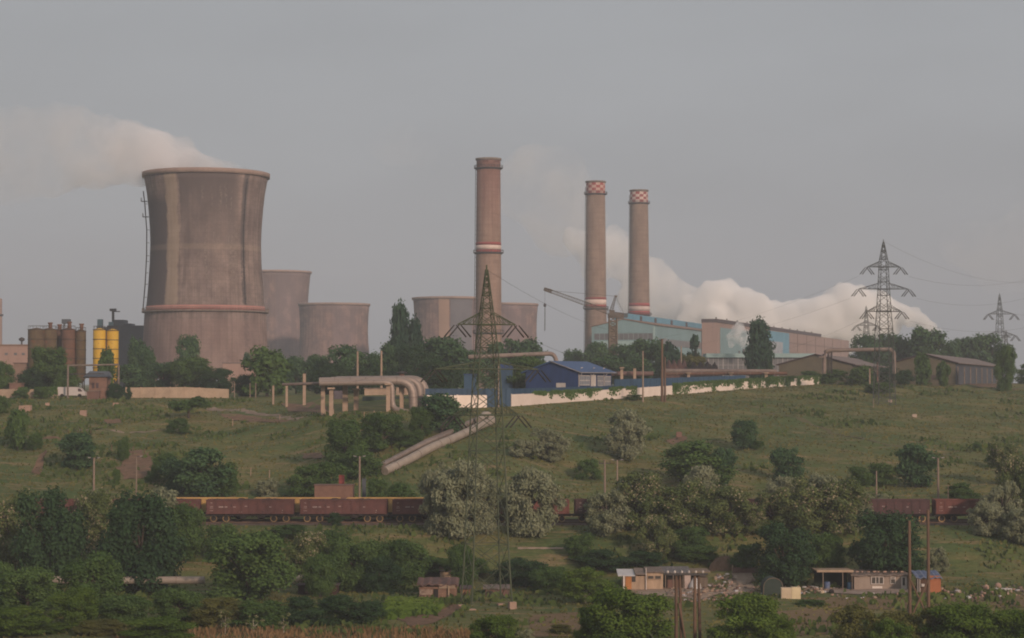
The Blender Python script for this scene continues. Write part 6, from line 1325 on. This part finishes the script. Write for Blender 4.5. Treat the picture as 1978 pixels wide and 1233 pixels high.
TREES = [
# --- lower left mass
('dark', 95, 266, 948, 150, 'big dark tree at the left, the broadest of the two dark crowns by the train'), ('dark', 272, 266, 960, 165, 'big dark tree right of the broadest dark one, before the left end of the train'),
('green', 358, 288, 972, 90, 'mid green tree tucked against the right side of the big dark tree'), ('blossom', 18, 285, 946, 120, 'cream blossoming tree at the left edge above the valley trees'), ('blossom', 188, 288, 952, 105, 'blossoming tree between the two big dark trees'),
('silverbush', 308, 300, 936, 105, 'grey green bush hiding the left end of the train'), ('silverbush', 185, 301, 945, 80, 'grey bush behind the foot of the farthest left lamp post'),
('green', 178, 242, 1070, 140, 'round green tree hiding the left part of the pale valley pipe'), ('green', 55, 238, 1098, 140, 'green tree low at the left edge below the broad dark tree'), ('green', -10, 243, 1085, 110, 'green tree cut by the left edge, lower half of the picture'),
('lush', 35, 221, 1172, 130, 'bright green tree in the bottom left corner'), ('lush', 150, 227, 1138, 110, 'bright green tree below the round green tree'), ('lush', 318, 216, 1194, 165, 'bright green rounded crown at the bottom edge, left'),
('green', 245, 231, 1148, 120, 'green tree below the left end of the pale valley pipe'), ('green', 345, 236, 1138, 110, 'green tree directly below the middle of the pale valley pipe'), ('green', 480, 259, 1028, 190, 'large many lobed green tree right of the pale valley pipe'),
('blossom', 598, 276, 1030, 95, 'blossoming bushy tree above the cream pipe'), ('green', 690, 271, 1040, 115, 'green tree below the brown wagons, right of the cream pipe'), ('green', 775, 275, 1042, 110, 'green tree below the wagon gap, left of the ramshackle shack'),
('dark', 735, 268, 1078, 90, 'dark low tree between two green trees, left of the ramshackle shack'), ('darkbush', 590, 232, 1150, 95, 'left part of the dark hedge near the bottom'), ('darkbush', 655, 233, 1147, 110, 'tallest middle part of the dark hedge near the bottom'), ('darkbush', 712, 233, 1158, 75, 'right end of the dark hedge near the bottom'),
('olive', 425, 231, 1152, 120, 'yellowish green bush left of the dark hedge'), ('bush', 505, 230, 1158, 110, 'green bush between the yellowish bush and the dark hedge'), ('lush', 95, 224, 1205, 90, 'low bright tree at the bottom edge, second from the corner'), ('olive', 200, 222, 1195, 110, 'yellow green bush at the bottom edge left of the rounded crown'),
('spray', 437, 224, 1180, 36, 'thin white flowering shrub, left of the three at the bottom'), ('spray', 492, 224, 1188, 38, 'thin white flowering shrub in the middle of three at the bottom'), ('spray', 550, 224, 1185, 36, 'thin white flowering shrub below the dark hedge'),
('bush', 765, 252, 1160, 60, 'low garden bush left of the ramshackle shack'), ('bush', 805, 251, 1164, 44, 'low garden bush before the ramshackle shack corner'), ('bush', 780, 247, 1174, 80, 'garden greenery in front of the low garden bushes'),
('green', 830, 284, 1075, 95, 'green bushy tree behind the ramshackle shack'), ('green', 905, 282, 1078, 90, 'green tree behind the left legs of the tall green pylon'), ('dark', 1010, 277, 1080, 120, 'dark tree right of the tall green pylon legs'), ('green', 1060, 268, 1096, 100, 'green tree left of the white trunked tree'),
('lush', 1130, 254, 1096, 100, 'bright green tree with a white painted trunk'), ('darkbush', 1172, 286, 1060, 125, 'dark wide bush above the left end of the shack row'), ('darkbush', 1250, 286, 1064, 85, 'dark bush above the plank shack'), ('green', 1342, 288, 1052, 90, 'green tree above the low stall by the earth mound'),
('lush', 1208, 203, 1138, 185, 'large bright foreground tree below the shack row'), ('lush', 1150, 207, 1172, 90, 'left foreground shoulder tree beside the large bright one'), ('lush', 1440, 203, 1152, 165, 'bright foreground tree right of the timber double pole'), ('lush', 1500, 207, 1185, 70, 'low foreground tree at the right of the bright one by the double pole'),
('lush', 955, 206, 1190, 110, 'bright bush like tree at the bottom edge below the tall green pylon'), ('silverbush', 1012, 207, 1212, 60, 'pale silvery bush at the bottom edge right of the pylon'), ('olive', 1085, 224, 1206, 60, 'olive bush on the ploughed plot at the bottom'), ('olive', 1650, 205, 1166, 130, 'olive brown foreground bush left of the crossed timber poles'), ('olive', 1735, 207, 1176, 110, 'olive foreground bush behind the foot of the crossed timber poles'),
('lush', 1860, 204, 1168, 170, 'bright foreground tree at the lower right'), ('lush', 1955, 204, 1180, 120, 'bright foreground tree in the bottom right corner'), ('olive', 1795, 207, 1170, 90, 'olive foreground bush right of the crossed timber poles'), ('lush', 1720, 201, 1196, 90, 'low bright foreground tree at the foot of the crossed poles'), ('bush', 1565, 252, 1158, 70, 'low green bush mound in front of the cream cabinets'),
# --- along the railway
('silver', 885, 297, 888, 125, 'wide silvery tree left of the tall green pylon, over the wagons'), ('silver', 1030, 297, 903, 112, 'tall drooping silvery tree right of the tall green pylon'), ('silver', 1172, 297, 943, 92, 'drooping silvery tree right of the gap in the train'),
('blossom', 1238, 299, 912, 115, 'blossoming tree left in the big clump before the train'), ('blossom', 1318, 298, 930, 125, 'blossoming tree in the middle of the big clump before the train'), ('blossom', 1400, 298, 942, 125, 'blossoming tree with most cream flowers at the right of the big clump'), ('blossom', 1268, 288, 1000, 75, 'small blossoming bush below the big clump'), ('blossom', 1448, 297, 985, 70, 'low blossoming tree at the right foot of the big clump'),
('silver', 1352, 316.5, 902, 85, 'silvery tree peeking over the big blossoming clump'), ('dark', 1512, 276, 1015, 130, 'dark tree below the clump gap, above the green tent'), ('blossom', 1555, 298, 925, 125, 'left tree of the second blossoming clump'), ('blossom', 1622, 298, 930, 110, 'right tree of the second blossoming clump by the black wagon'), ('silver', 1505, 316.5, 920, 85, 'silvery tree behind the train at the second clump'),
('dark', 1712, 278, 992, 145, 'dark tree in front of the black wagon, above the grey house'), ('silver', 1906, 297, 968, 72, 'silvery tree at the right end of the red wagon'), ('silver', 1935, 300, 928, 75, 'taller silvery tree near the right edge'), ('blossom', 1965, 303, 885, 80, 'blossoming tree at the right edge above the train'), ('silver', 1972, 294, 985, 80, 'dark silvery tree cut by the right edge beside the train'),
('silverbush', 1808, 284, 1055, 45, 'small silvery bush on the bank above the orange shack'), ('silverbush', 1692, 317, 950, 85, 'silvery bush behind the black wagon'), ('darkbush', 650, 304, 990, 34, 'small dark bush before the wheels of the coal wagon'), ('bush', 560, 296, 1012, 90, 'bush on the bank below the first coal wagon'), ('green', 1330, 290, 1018, 80, 'low green tree beneath the big blossoming clump'),
('silver', 842, 298, 905, 70, 'silvery tree at the left shoulder of the wide silvery tree'), ('silver', 935, 298, 915, 70, 'silvery tree seen through the legs of the tall green pylon'), ('silver', 1000, 299, 925, 60, 'silvery tree left of the tall drooping one'), ('blossom', 1490, 299, 950, 80, 'blossoming tree left at the start of the second clump'), ('silver', 1590, 300, 918, 90, 'pale silvery tree topping the second clump'), ('silver', 1215, 300, 925, 70, 'silvery tree left end of the big blossoming clump'), ('blossom', 1365, 300, 925, 100, 'pale blossoming tree at the back of the big clump'), ('silver', 1655, 299, 945, 60, 'silvery tree at the right end of the second clump'), ('bush', 1120, 289, 1030, 70, 'low green bush on the bank below the train gap'), ('green', 1595, 283, 1030, 90, 'green tree below the second clump, above the lean-to canopy'), ('bush', 1440, 285, 1050, 70, 'green bush left of the dark tree above the green tent'), ('green', 890, 274, 1052, 70, 'green tree between bank and shack, left of the pylon legs'), ('bush', 640, 284, 1018, 100, 'low bush on the bank below the second coal wagon'), ('bush', 430, 288, 1010, 80, 'low bush on the bank below the yellow gap'), ('green', 620, 262, 1068, 70, 'green tree right of the cream pipe bend'),
# --- hillside
('silver', 1058, -890, 826, 82, 'silvery tree on the slope right of the tall green pylon arm'), ('silverbush', 1012, -884, 848, 62, 'silvery bush left of the slope silvery tree'), ('silver', 1212, -888, 793, 88, 'grey round tree standing alone on the slope'), ('bush', 1340, -935, 850, 150, 'broad dark thicket on the slope above the blossoming clump'), ('far', 1395, -940, 868, 60, 'dark tree at the right of the broad dark thicket'),
('far', 1436, -868, 813, 56, 'small round dark tree on the open slope'), ('bush', 1465, -868, 850, 30, 'little dark bush beside the small round dark tree'), ('far', 1520, -930, 866, 72, 'dark tree on the slope above the second clump'), ('far', 1768, -942, 860, 82, 'dark tree on the slope above the black wagon'), ('bush', 1700, -940, 893, 70, 'dark bush left of the dark tree above the black wagon'), ('bush', 1660, -940, 900, 50, 'green bush left end of the slope thicket above the black wagon'),
('bush', 1136, -926, 884, 54, 'dark bush left of the twin posts'), ('bush', 1886, -872, 855, 26, 'small dark bush alone on the right slope'), ('blossom', 1935, -935, 858, 70, 'yellowish blossoming tree on the slope at the right edge'), ('bush', 1855, -968, 932, 70, 'dark bush behind the right end of the train'), ('bush', 1920, -905, 870, 40, 'green bush on the slope left of the yellowish blossoming tree'),
('green', 668, -905, 812, 95, 'green tree left in the gully thicket below the pipes'), ('green', 738, -868, 798, 100, 'green tree in the gully thicket directly below the pipes'), ('far', 855, -838, 762, 112, 'dark tree before the white wall at the pipe bends'), ('green', 815, -842, 785, 55, 'green tree at the foot of the pipe bends'), ('bush', 790, -862, 830, 70, 'dark bush above the slope pipes'), ('bush', 700, -925, 868, 90, 'dark bush low in the gully left of the slope pipes'),
('umbrella', 365, -808, 768, 74, 'small flat topped tree by the path at the left'), ('bush', 345, -838, 806, 52, 'bush below the small flat topped tree'), ('far', 150, -908, 838, 92, 'dark tree on the left slope above the farthest left lamp post'), ('tall', 35, -872, 793, 46, 'slim tree on the left slope under the largest block'), ('bush', 70, -868, 835, 40, 'bush right of the slim tree on the left slope'), ('bush', 0, -800, 762, 44, 'bush cut by the left edge below the wall'),
('bush', 320, -930, 872, 66, 'dark bush left in the thicket above the train'), ('far', 400, -962, 868, 120, 'widest dark tree in the thicket above the yellow wagons'), ('far', 350, -955, 885, 80, 'dark tree second from the left in the thicket above the yellow wagons'), ('bush', 440, -960, 892, 60, 'dark bush at the right of the thicket above the yellow wagons'), ('bush', 595, -962, 895, 90, 'dark bush left of the brick hut'), ('bush', 640, -950, 888, 80, 'green bush above the brick hut'), ('silverbush', 520, -965, 920, 52, 'grey bush behind the train left of the brick hut'), ('bush', 226, -935, 905, 20, 'tiny dark bush beside the bare earth bank'),
('bush', 733, 317, 922, 60, 'dark shrub where the slope pipes end'), ('bush', 775, 317, 930, 80, 'green shrub under the slope pipes behind the wagons'), ('silverbush', 860, 317, 900, 70, 'silvery shrub behind the wide silvery tree'), ('bush', 240, -890, 845, 30, 'low shrub on the left slope beside the fence posts'),
# --- plateau, left
('green', 2, 492, 698, 56, 'tree at the left edge behind the overgrown wall'), ('green', 92, 500, 672, 105, 'tree in front of the rusty silos'), ('dark', 62, 496, 712, 70, 'dark tree left below the silos'), ('green', 120, 492, 705, 70, 'green tree behind the white van'), ('tall', 203, 500, 678, 36, 'bright young tree before the yellow silo pair'), ('far', 262, 560, 656, 50, 'dark tree beside the right yellow silo'), ('far', 285, 545, 672, 48, 'tree left of the tall sooty tower foot'),
('far', 255, 520, 706, 80, 'green tree behind the gateway frame right post'), ('far', 361, 570, 651, 52, 'two pointed tree before the tall sooty tower'), ('green', 368, 520, 690, 110, 'bright tree below the two pointed tree'), ('far', 315, 525, 700, 70, 'green tree left of the bright one before the tall tower'), ('dark', 420, 512, 714, 75, 'dark low tree behind the right end of the tan wall'), ('tall', 516, 478, 674, 92, 'large spreading tree before the second tower with a visible trunk'), ('far', 478, 690, 683, 22, 'tiny round tree above the low pinkish house'), ('dark', 475, 485, 725, 55, 'dark shrub at the left foot of the large spreading tree'),
('far', 572, 560, 690, 60, 'pale green tree right of the large spreading tree'), ('far', 612, 530, 688, 62, 'tree above the slender tall post'), ('far', 660, 520, 670, 82, 'tree left of the left brown pole'), ('far', 715, 525, 682, 75, 'tree between the two brown poles'), ('dark', 640, 490, 705, 90, 'dark tree behind the left part of the raised pipes'), ('far', 750, 540, 668, 60, 'tree right of the right brown pole'), ('poplar', 773, 565, 612, 40, 'tallest dark poplar left of the squat towers'), ('poplar', 803, 566, 634, 36, 'shorter poplar right of the tallest dark poplar'), ('far', 752, 580, 663, 28, 'little round tree left of the tallest poplar'),
('dark', 800, 520, 672, 90, 'dark tree below the poplars'), ('far', 858, 530, 655, 115, 'broad tree before the left squat tower'), ('dark', 705, 480, 712, 90, 'dark shrubby tree behind the roof vent'), ('dark', 850, 480, 695, 100, 'dark tree behind the blue hut'), ('far', 905, 540, 680, 60, 'tree behind the tall green pylon, left side'),
('far', 1003, 620, 656, 100, 'dark tree before the right squat tower'), ('far', 955, 610, 664, 60, 'tree between the chimney foot and the pylon'), ('green', 1012, 456, 688, 105, 'dark green tree left of the blue house'), ('far', 1108, 700, 676, 46, 'tree at the foot of the middle chimney, left'), ('far', 1152, 690, 664, 70, 'tree before the left corner of the cyan hall'), ('far', 1200, 660, 668, 70, 'tree behind the crane foot'), ('far', 1245, 645, 656, 85, 'tree before the cyan hall gable'), ('cone', 1300, 628, 647, 52, 'left one of the two dark rounded conical trees before the cyan hall'), ('cone', 1342, 628, 643, 46, 'right one of the two dark rounded conical trees before the cyan hall'),
('far', 1280, 640, 664, 60, 'tree left of the rounded conical pair'), ('olive', 1340, 610, 684, 90, 'yellow green bush below the rounded conical pair'), ('far', 1170, 600, 690, 90, 'low tree right of the blue house roof'), ('far', 1230, 590, 694, 80, 'low tree behind the concrete pipe posts'), ('poplar', 1467, 600, 636, 46, 'dark poplar standing alone before the long pink hall'), ('darkbush', 1482, 598, 694, 28, 'dark bush at the foot of the lone poplar'),
# --- plateau, right
('far', 1668, 720, 650, 62, 'dark tree at the right end of the pink hall'), ('far', 1718, 730, 646, 80, 'dark tree behind the three armed pylon'), ('far', 1788, 720, 636, 105, 'largest dark tree right of the three armed pylon'), ('far', 1835, 725, 660, 50, 'dark tree at the right shoulder of the largest one'), ('far', 1868, 760, 655, 60, 'dark tree left before the distant pylon'), ('far', 1910, 755, 648, 70, 'dark tree under the distant right edge pylon'), ('far', 1750, 725, 658, 70, 'dark tree filling the row behind the portal'), ('far', 1690, 700, 668, 60, 'low dark tree above the pipe portal'),
('green', 1942, 570, 668, 46, 'bright green tree by the right end of the dark posted shed'), ('tall', 1783, 572, 684, 34, 'bright young tree before the gable of the dark posted shed'), ('tall', 1823, 575, 700, 26, 'slender young tree before the dark posted shed corner'), ('bush', 1985, 640, 700, 50, 'bush at the right edge of the plateau'),
('bush', 1612, 556, 712, 66, 'bush over the right end of the long white wall'), ('bush', 1665, 552, 706, 70, 'bush between white wall and three armed pylon'), ('darkbush', 1712, 556, 708, 60, 'dark bush behind the three armed pylon foot'), ('darkbush', 1745, 560, 714, 46, 'dark bush right of the three armed pylon foot'), ('bush', 1562, 560, 716, 60, 'bush growing over the white wall top'), ('bush', 1800, 590, 718, 60, 'bush before the dark posted shed'), ('bush', 1700, 520, 738, 70, 'scrubby bush among the legs of the three armed pylon'),
('dark', 222, 459, 742, 34, 'dark bush like tree at the right side of the gate pier'), ('darkbush', 247, 458, 748, 18, 'small dark bush at the left end of the tan wall'), ('bush', 1222, 450, 762, 46, 'low bush at the foot of the white wall'), ('bush', 40, 461, 752, 34, 'shrub growing over the tan wall left of the van'), ('bush', 78, 461, 748, 34, 'shrub growing over the tan wall beside the van'),
]
for a in TREES: tree(*a[:6], white='white painted' in a[5])

# ------------------------------------------------------------ creepers, reeds, weeds: uncountable greenery
def creeper(name, px0, px1, ytop, n, hang, label, m):
    px = RS.uniform(px0, px1, n); kx = np.sort(RS.uniform(px0, px1, int((px1 - px0) / 5.5))); kl = RS.rand(len(kx)) ** 1.5; kw = RS.uniform(1.5, 6, len(kx)); j_ = RS.randint(len(kx), size=n); px = np.clip(kx[j_] + RS.normal(size=n) * kw[j_], px0, px1)
    D = np.interp(px, E_PX, E_D) - 2.4 - RS.rand(n) * .3; yt = np.array([ytop(p) for p in px]); dn = RS.rand(n) ** 1.3 * hang * kl[j_] * 1.3
    py = yt - 1.5 - 3 * RS.rand(n) ** 2 + dn; P = np.array([at(a, b, c) for a, b, c in zip(px, py, D)])
    s = RS.uniform(.1, .24, n)[:, None]; t = RS.normal(size=(n, 3)); t[:, 1] *= .4; t /= np.linalg.norm(t, axis=1)[:, None]; b = np.cross(t, RS.normal(size=(n, 3)) * .4 + np.array([0, 1, .2])); b /= np.linalg.norm(b, axis=1)[:, None]
    V = np.stack([P - t * s - b * s * .6, P + t * s - b * s * .5, P + t * s * .8 + b * s * .7, P - t * s * .9 + b * s * .6], 1).reshape(-1, 3)
    return tag(nobj(name, npmesh(name, V, np.arange(4 * n).reshape(n, 4), m, {'tone': RS.rand(n), 'fl': np.zeros(n)})), label, 'creeper', None, 'stuff')
wl_ = lin((988, 762), (1100, 758), (1200, 751), (1300, 745), (1400, 738), (1500, 732), (1582, 729))
creeper('creeper', 1020, 1230, wl_, 2600, 14, 'leafy creeper hanging over the left half of the long white wall', LM['green']); creeper('creeper', 1300, 1590, wl_, 7000, 20, 'dense creeper hanging over the right half of the long white wall', LM['green']); creeper('creeper', 30, 110, lin((0, 752), (200, 752)), 900, 16, 'creeper on the tan wall left of the van', LM['green'])
def tufts(name, n, xr, yr, hmin, hmax, m, label, dens=None, width=.5):
    x = RS.uniform(*xr, n); y = RS.uniform(*yr, n)
    if dens is not None: k_ = RS.rand(n) < dens(x, y); x, y = x[k_], y[k_]
    k_ = ~on_bare(x, y) | (RS.rand(len(x)) < .06); x, y = x[k_], y[k_]
    n = len(x); z = ground(x, y); h = RS.uniform(hmin, hmax, n) ; a = RS.uniform(0, 3.14, n); w = h * width * RS.uniform(.5, 1.3, n); lx = RS.normal(size=n) * .25 * h
    P = np.stack([x, y, z - .05], 1); T = np.stack([np.cos(a), np.sin(a), 0 * a], 1) * w[:, None]
    V = np.stack([P - T, P + T, P + T * .5 + np.stack([lx, 0 * h, h], 1), P - T * .6 + np.stack([lx, 0 * h, h * .8], 1)], 1).reshape(-1, 3)
    return tag(nobj(name, npmesh(name, V, np.arange(4 * n).reshape(n, 4), m, {'tone': np.clip(.45 + .75 * wob(x * .55 + 60, y * .9 + 20) + .5 * wob(x * 2.1, y * 2.9) + .35 * (RS.rand(n) - .5), 0, 1), 'fl': RS.rand(n)})), label, 'grass', None, 'stuff')
GM1 = leafmat('grass_blade', (0.091, 0.098, 0.031), (0.189, 0.169, 0.065), None, 0, .2); GM2 = leafmat('dry_blade', (0.156, 0.098, 0.046), (0.286, 0.182, 0.098), None, 0, .2); GM3 = leafmat('weed_leaf', (0.052, 0.086, 0.026), (0.130, 0.163, 0.052), None, 0, .25)
infr = lambda x, y: (np.abs(x) < y * .262)
clum = lambda x, y: np.clip(.5 + .9 * wob(x * 1.7 + 30, y * 1.3), .05, 1)
tufts('meadow_grass', 90000, (-160, 160), (318, 620), .12, .42, GM1, 'short meadow grass covering the hillside', lambda x, y: infr(x, y) * (y < np.interp(CX + F * x / y, E_PX, E_D) - 3), .7)
tufts('meadow_grass', 26000, (-85, 85), (215, 303), .12, .4, GM1, 'short grass on the valley floor and bank', lambda x, y: infr(x, y) * clum(x, y), .7)
tufts('weeds', 60000, (-150, 150), (318, 560), .25, .9, GM3, 'weedy patches on the hillside', lambda x, y: infr(x, y) * (wob(x * .8 + 9, y * .6) > np.where(x < -20, .05, .3)) * (y < np.interp(CX + F * x / y, E_PX, E_D) - 4), .6)
tufts('weeds', 12000, (-80, 80), (222, 302), .3, .9, GM3, 'weedy patches on the valley floor', lambda x, y: infr(x, y) * (wob(x * .9 + 4, y * .8) > .12), .6)
rx0, rx1 = xw(250, 224), xw(960, 224)
tufts('dry_reeds', 7000, (rx0, rx1), (215, 227), .3, .85, GM2, 'dry reddish reeds along the bottom edge', lambda x, y: clum(x, y), .13)
gx0, gx1 = xw(740, 245), xw(850, 245)
tufts('garden_greens', 3500, (gx0, gx1), (237, 258), .3, .75, LM['lush'], 'leafy vegetable patch before the ramshackle shack', lambda x, y: clum(x, y), .8)

# ------------------------------------------------------------ steam
def blobs(name, lst, D, vox, disp, mat_, label, dj=0.0):
    """puffs merged into one closed body; lst = (px, py, r px)"""
    import bmesh
    bm = bmesh.new(); b = at(lst[0][0], lst[0][1], D)
    for i, (px, py, r) in enumerate(lst):
        p = at(px, py, D + RS.uniform(-1, 1) * dj) - b; m_ = Matrix.Translation(p) @ Matrix.Diagonal((r * D / F, r * D / F * .9, r * D / F, 1)); bmesh.ops.create_icosphere(bm, subdivisions=3, radius=1, matrix=m_)
        for k in range(9 if disp else 0):   # cauliflower lumps
            d = Vector(RS.normal(size=3)); d.normalize(); rr = r * RS.uniform(.3, .52); q = p + d * (r * .8 * D / F); bmesh.ops.create_icosphere(bm, subdivisions=2, radius=rr * D / F, matrix=Matrix.Translation(q))
    me = bpy.data.meshes.new(name); bm.to_mesh(me); bm.free(); me.materials.append(mat_); o = nobj(name, me, None, b)
    rm = o.modifiers.new('merge', 'REMESH'); rm.mode = 'VOXEL'; rm.voxel_size = vox
    if disp:
        tx = bpy.data.textures.new(name + '_t', 'CLOUDS'); tx.noise_scale = disp * 3.2; tx.noise_depth = 4; dm = o.modifiers.new('billow', 'DISPLACE'); dm.texture = tx; dm.strength = disp; dm.mid_level = .5
        tx = bpy.data.textures.new(name + '_f', 'CLOUDS'); tx.noise_scale = disp * 1.1; tx.noise_depth = 3; dm = o.modifiers.new('lumps', 'DISPLACE'); dm.texture = tx; dm.strength = disp * .5; dm.mid_level = .5
    return tag(o, label, 'steam')
def steam(name, dens, col=(.995, .99, .985), noise=None, grad=None, step=None):
    k = NT(name); pv = k.n('ShaderNodeVolumePrincipled'); pv.inputs['Color'].default_value = (*col, 1); d = dens
    if noise:
        sc, lo, hi = noise; n = k.noise(k.coord('Object', (1, 1, 1)), sc, 5, .6); d = k.math('MULTIPLY', k.math('ADD', .12, k.step(n, lo, hi)), dens)
    if grad:
        x = k.xyz(k.coord('Object'))[0]; nd = k.n('ShaderNodeMapRange'); k.set(nd.inputs[0], x); nd.inputs[1].default_value, nd.inputs[2].default_value, nd.inputs[3].default_value, nd.inputs[4].default_value = grad; d = k.math('MULTIPLY', nd.outputs[0], d)
    k.set(pv.inputs['Density'], d); pv.inputs['Anisotropy'].default_value = -.25 if .1 < dens < .5 else 0; k.t.links.new(pv.outputs[0], k.out.inputs['Volume'])
    if step: k.m.cycles.volume_step_rate = step
    return k.m
S = 1700
blobs('steam_plume', [(1815, 638, 8), (1800, 632, 12), (1782, 622, 17), (1760, 612, 20), (1742, 602, 17), (1722, 606, 24), (1700, 598, 32), (1680, 580, 22), (1655, 590, 34), (1634, 574, 28), (1612, 580, 28), (1600, 598, 30), (1570, 604, 26), (1545, 600, 22), (1520, 606, 26), (1495, 598, 22), (1465, 594, 28), (1440, 580, 26), (1410, 570, 28), (1385, 566, 26), (1368, 578, 30), (1345, 600, 32), (1720, 630, 22), (1690, 628, 28), (1655, 622, 32), (1620, 626, 32), (1585, 630, 30), (1550, 630, 28), (1515, 632, 28), (1480, 628, 30), (1445, 618, 32), (1410, 610, 34), (1375, 615, 34), (1345, 632, 34), (1640, 650, 30), (1580, 652, 30), (1500, 654, 30), (1420, 650, 34)], S, 2.6, 5.0, steam('dense_steam', .15), 'bright billowing steam bank behind the long pink hall', 10)
blobs('steam_plume', [(1340, 600, 40), (1320, 575, 32), (1295, 575, 40), (1265, 560, 42), (1240, 530, 42), (1215, 505, 40), (1195, 468, 30), (1182, 445, 18), (1210, 482, 26), (1160, 495, 38), (1130, 478, 34), (1108, 460, 24), (1150, 520, 30), (1230, 580, 40), (1290, 620, 40), (1340, 640, 36)], S + 60, 4.5, 9, steam('thin_steam', .08, (.995, .99, .985), (.045, .36, .6)), 'thinner steam drifting up behind the two checkered chimneys', 10)
blobs('steam_plume', [(1100, 440, 60), (1060, 390, 70), (1020, 340, 62), (1080, 330, 50), (985, 370, 50), (1100, 380, 50), (1120, 430, 50)], S + 150, 8, 14, steam('faint_steam', .017, (.995, .99, .985), (.022, .38, .66)), 'faint steam haze right of the tallest chimney', 10)
blobs('steam_plume', [(780, 280, 45), (740, 270, 35), (820, 300, 34)], S + 150, 8, 10, steam('wisp_steam', .004, (.995, .99, .985), (.02, .4, .66)), 'barely visible wisp of steam left above the tallest chimney', 8)
blobs('steam_plume', [(1900, 480, 55), (1960, 500, 70), (1850, 470, 40), (1990, 450, 60)], S + 150, 8, 12, steam('right_wisp', .007, (.995, .99, .985), (.02, .4, .66)), 'faint steam wisp above the right edge pylon', 8)
blobs('steam_plume', [(492, 336, 9), (475, 333, 12), (455, 329, 16), (432, 325, 20), (405, 320, 24), (375, 315, 30), (345, 306, 36), (310, 296, 42), (275, 284, 44), (240, 274, 46), (200, 268, 48), (160, 264, 50), (110, 262, 54), (50, 268, 60), (-20, 276, 70), (300, 328, 30), (335, 330, 24), (270, 330, 34), (235, 318, 42), (180, 318, 52), (100, 325, 62), (10, 330, 70), (360, 332, 16), (400, 334, 14)], 800, 2.4, 4.5, steam('tower_steam', .07, (.992, .982, .985), (.07, .3, .66), (-80, 8, .3, 4.0)), 'steam leaving the tall sooty tower and drifting left', 5)
blobs('steam_puff', [(1437, 671, 7), (1432, 660, 9), (1428, 648, 11), (1424, 636, 11), (1450, 660, 9), (1445, 645, 9), (1412, 664, 8), (1408, 650, 8), (1430, 630, 10), (1455, 672, 8)], 690, .8, 1.4, steam('vent_steam', .6, (.995, .99, .985), (.35, .4, .62)), 'small white steam puff from the vent left of the lone poplar', 2)
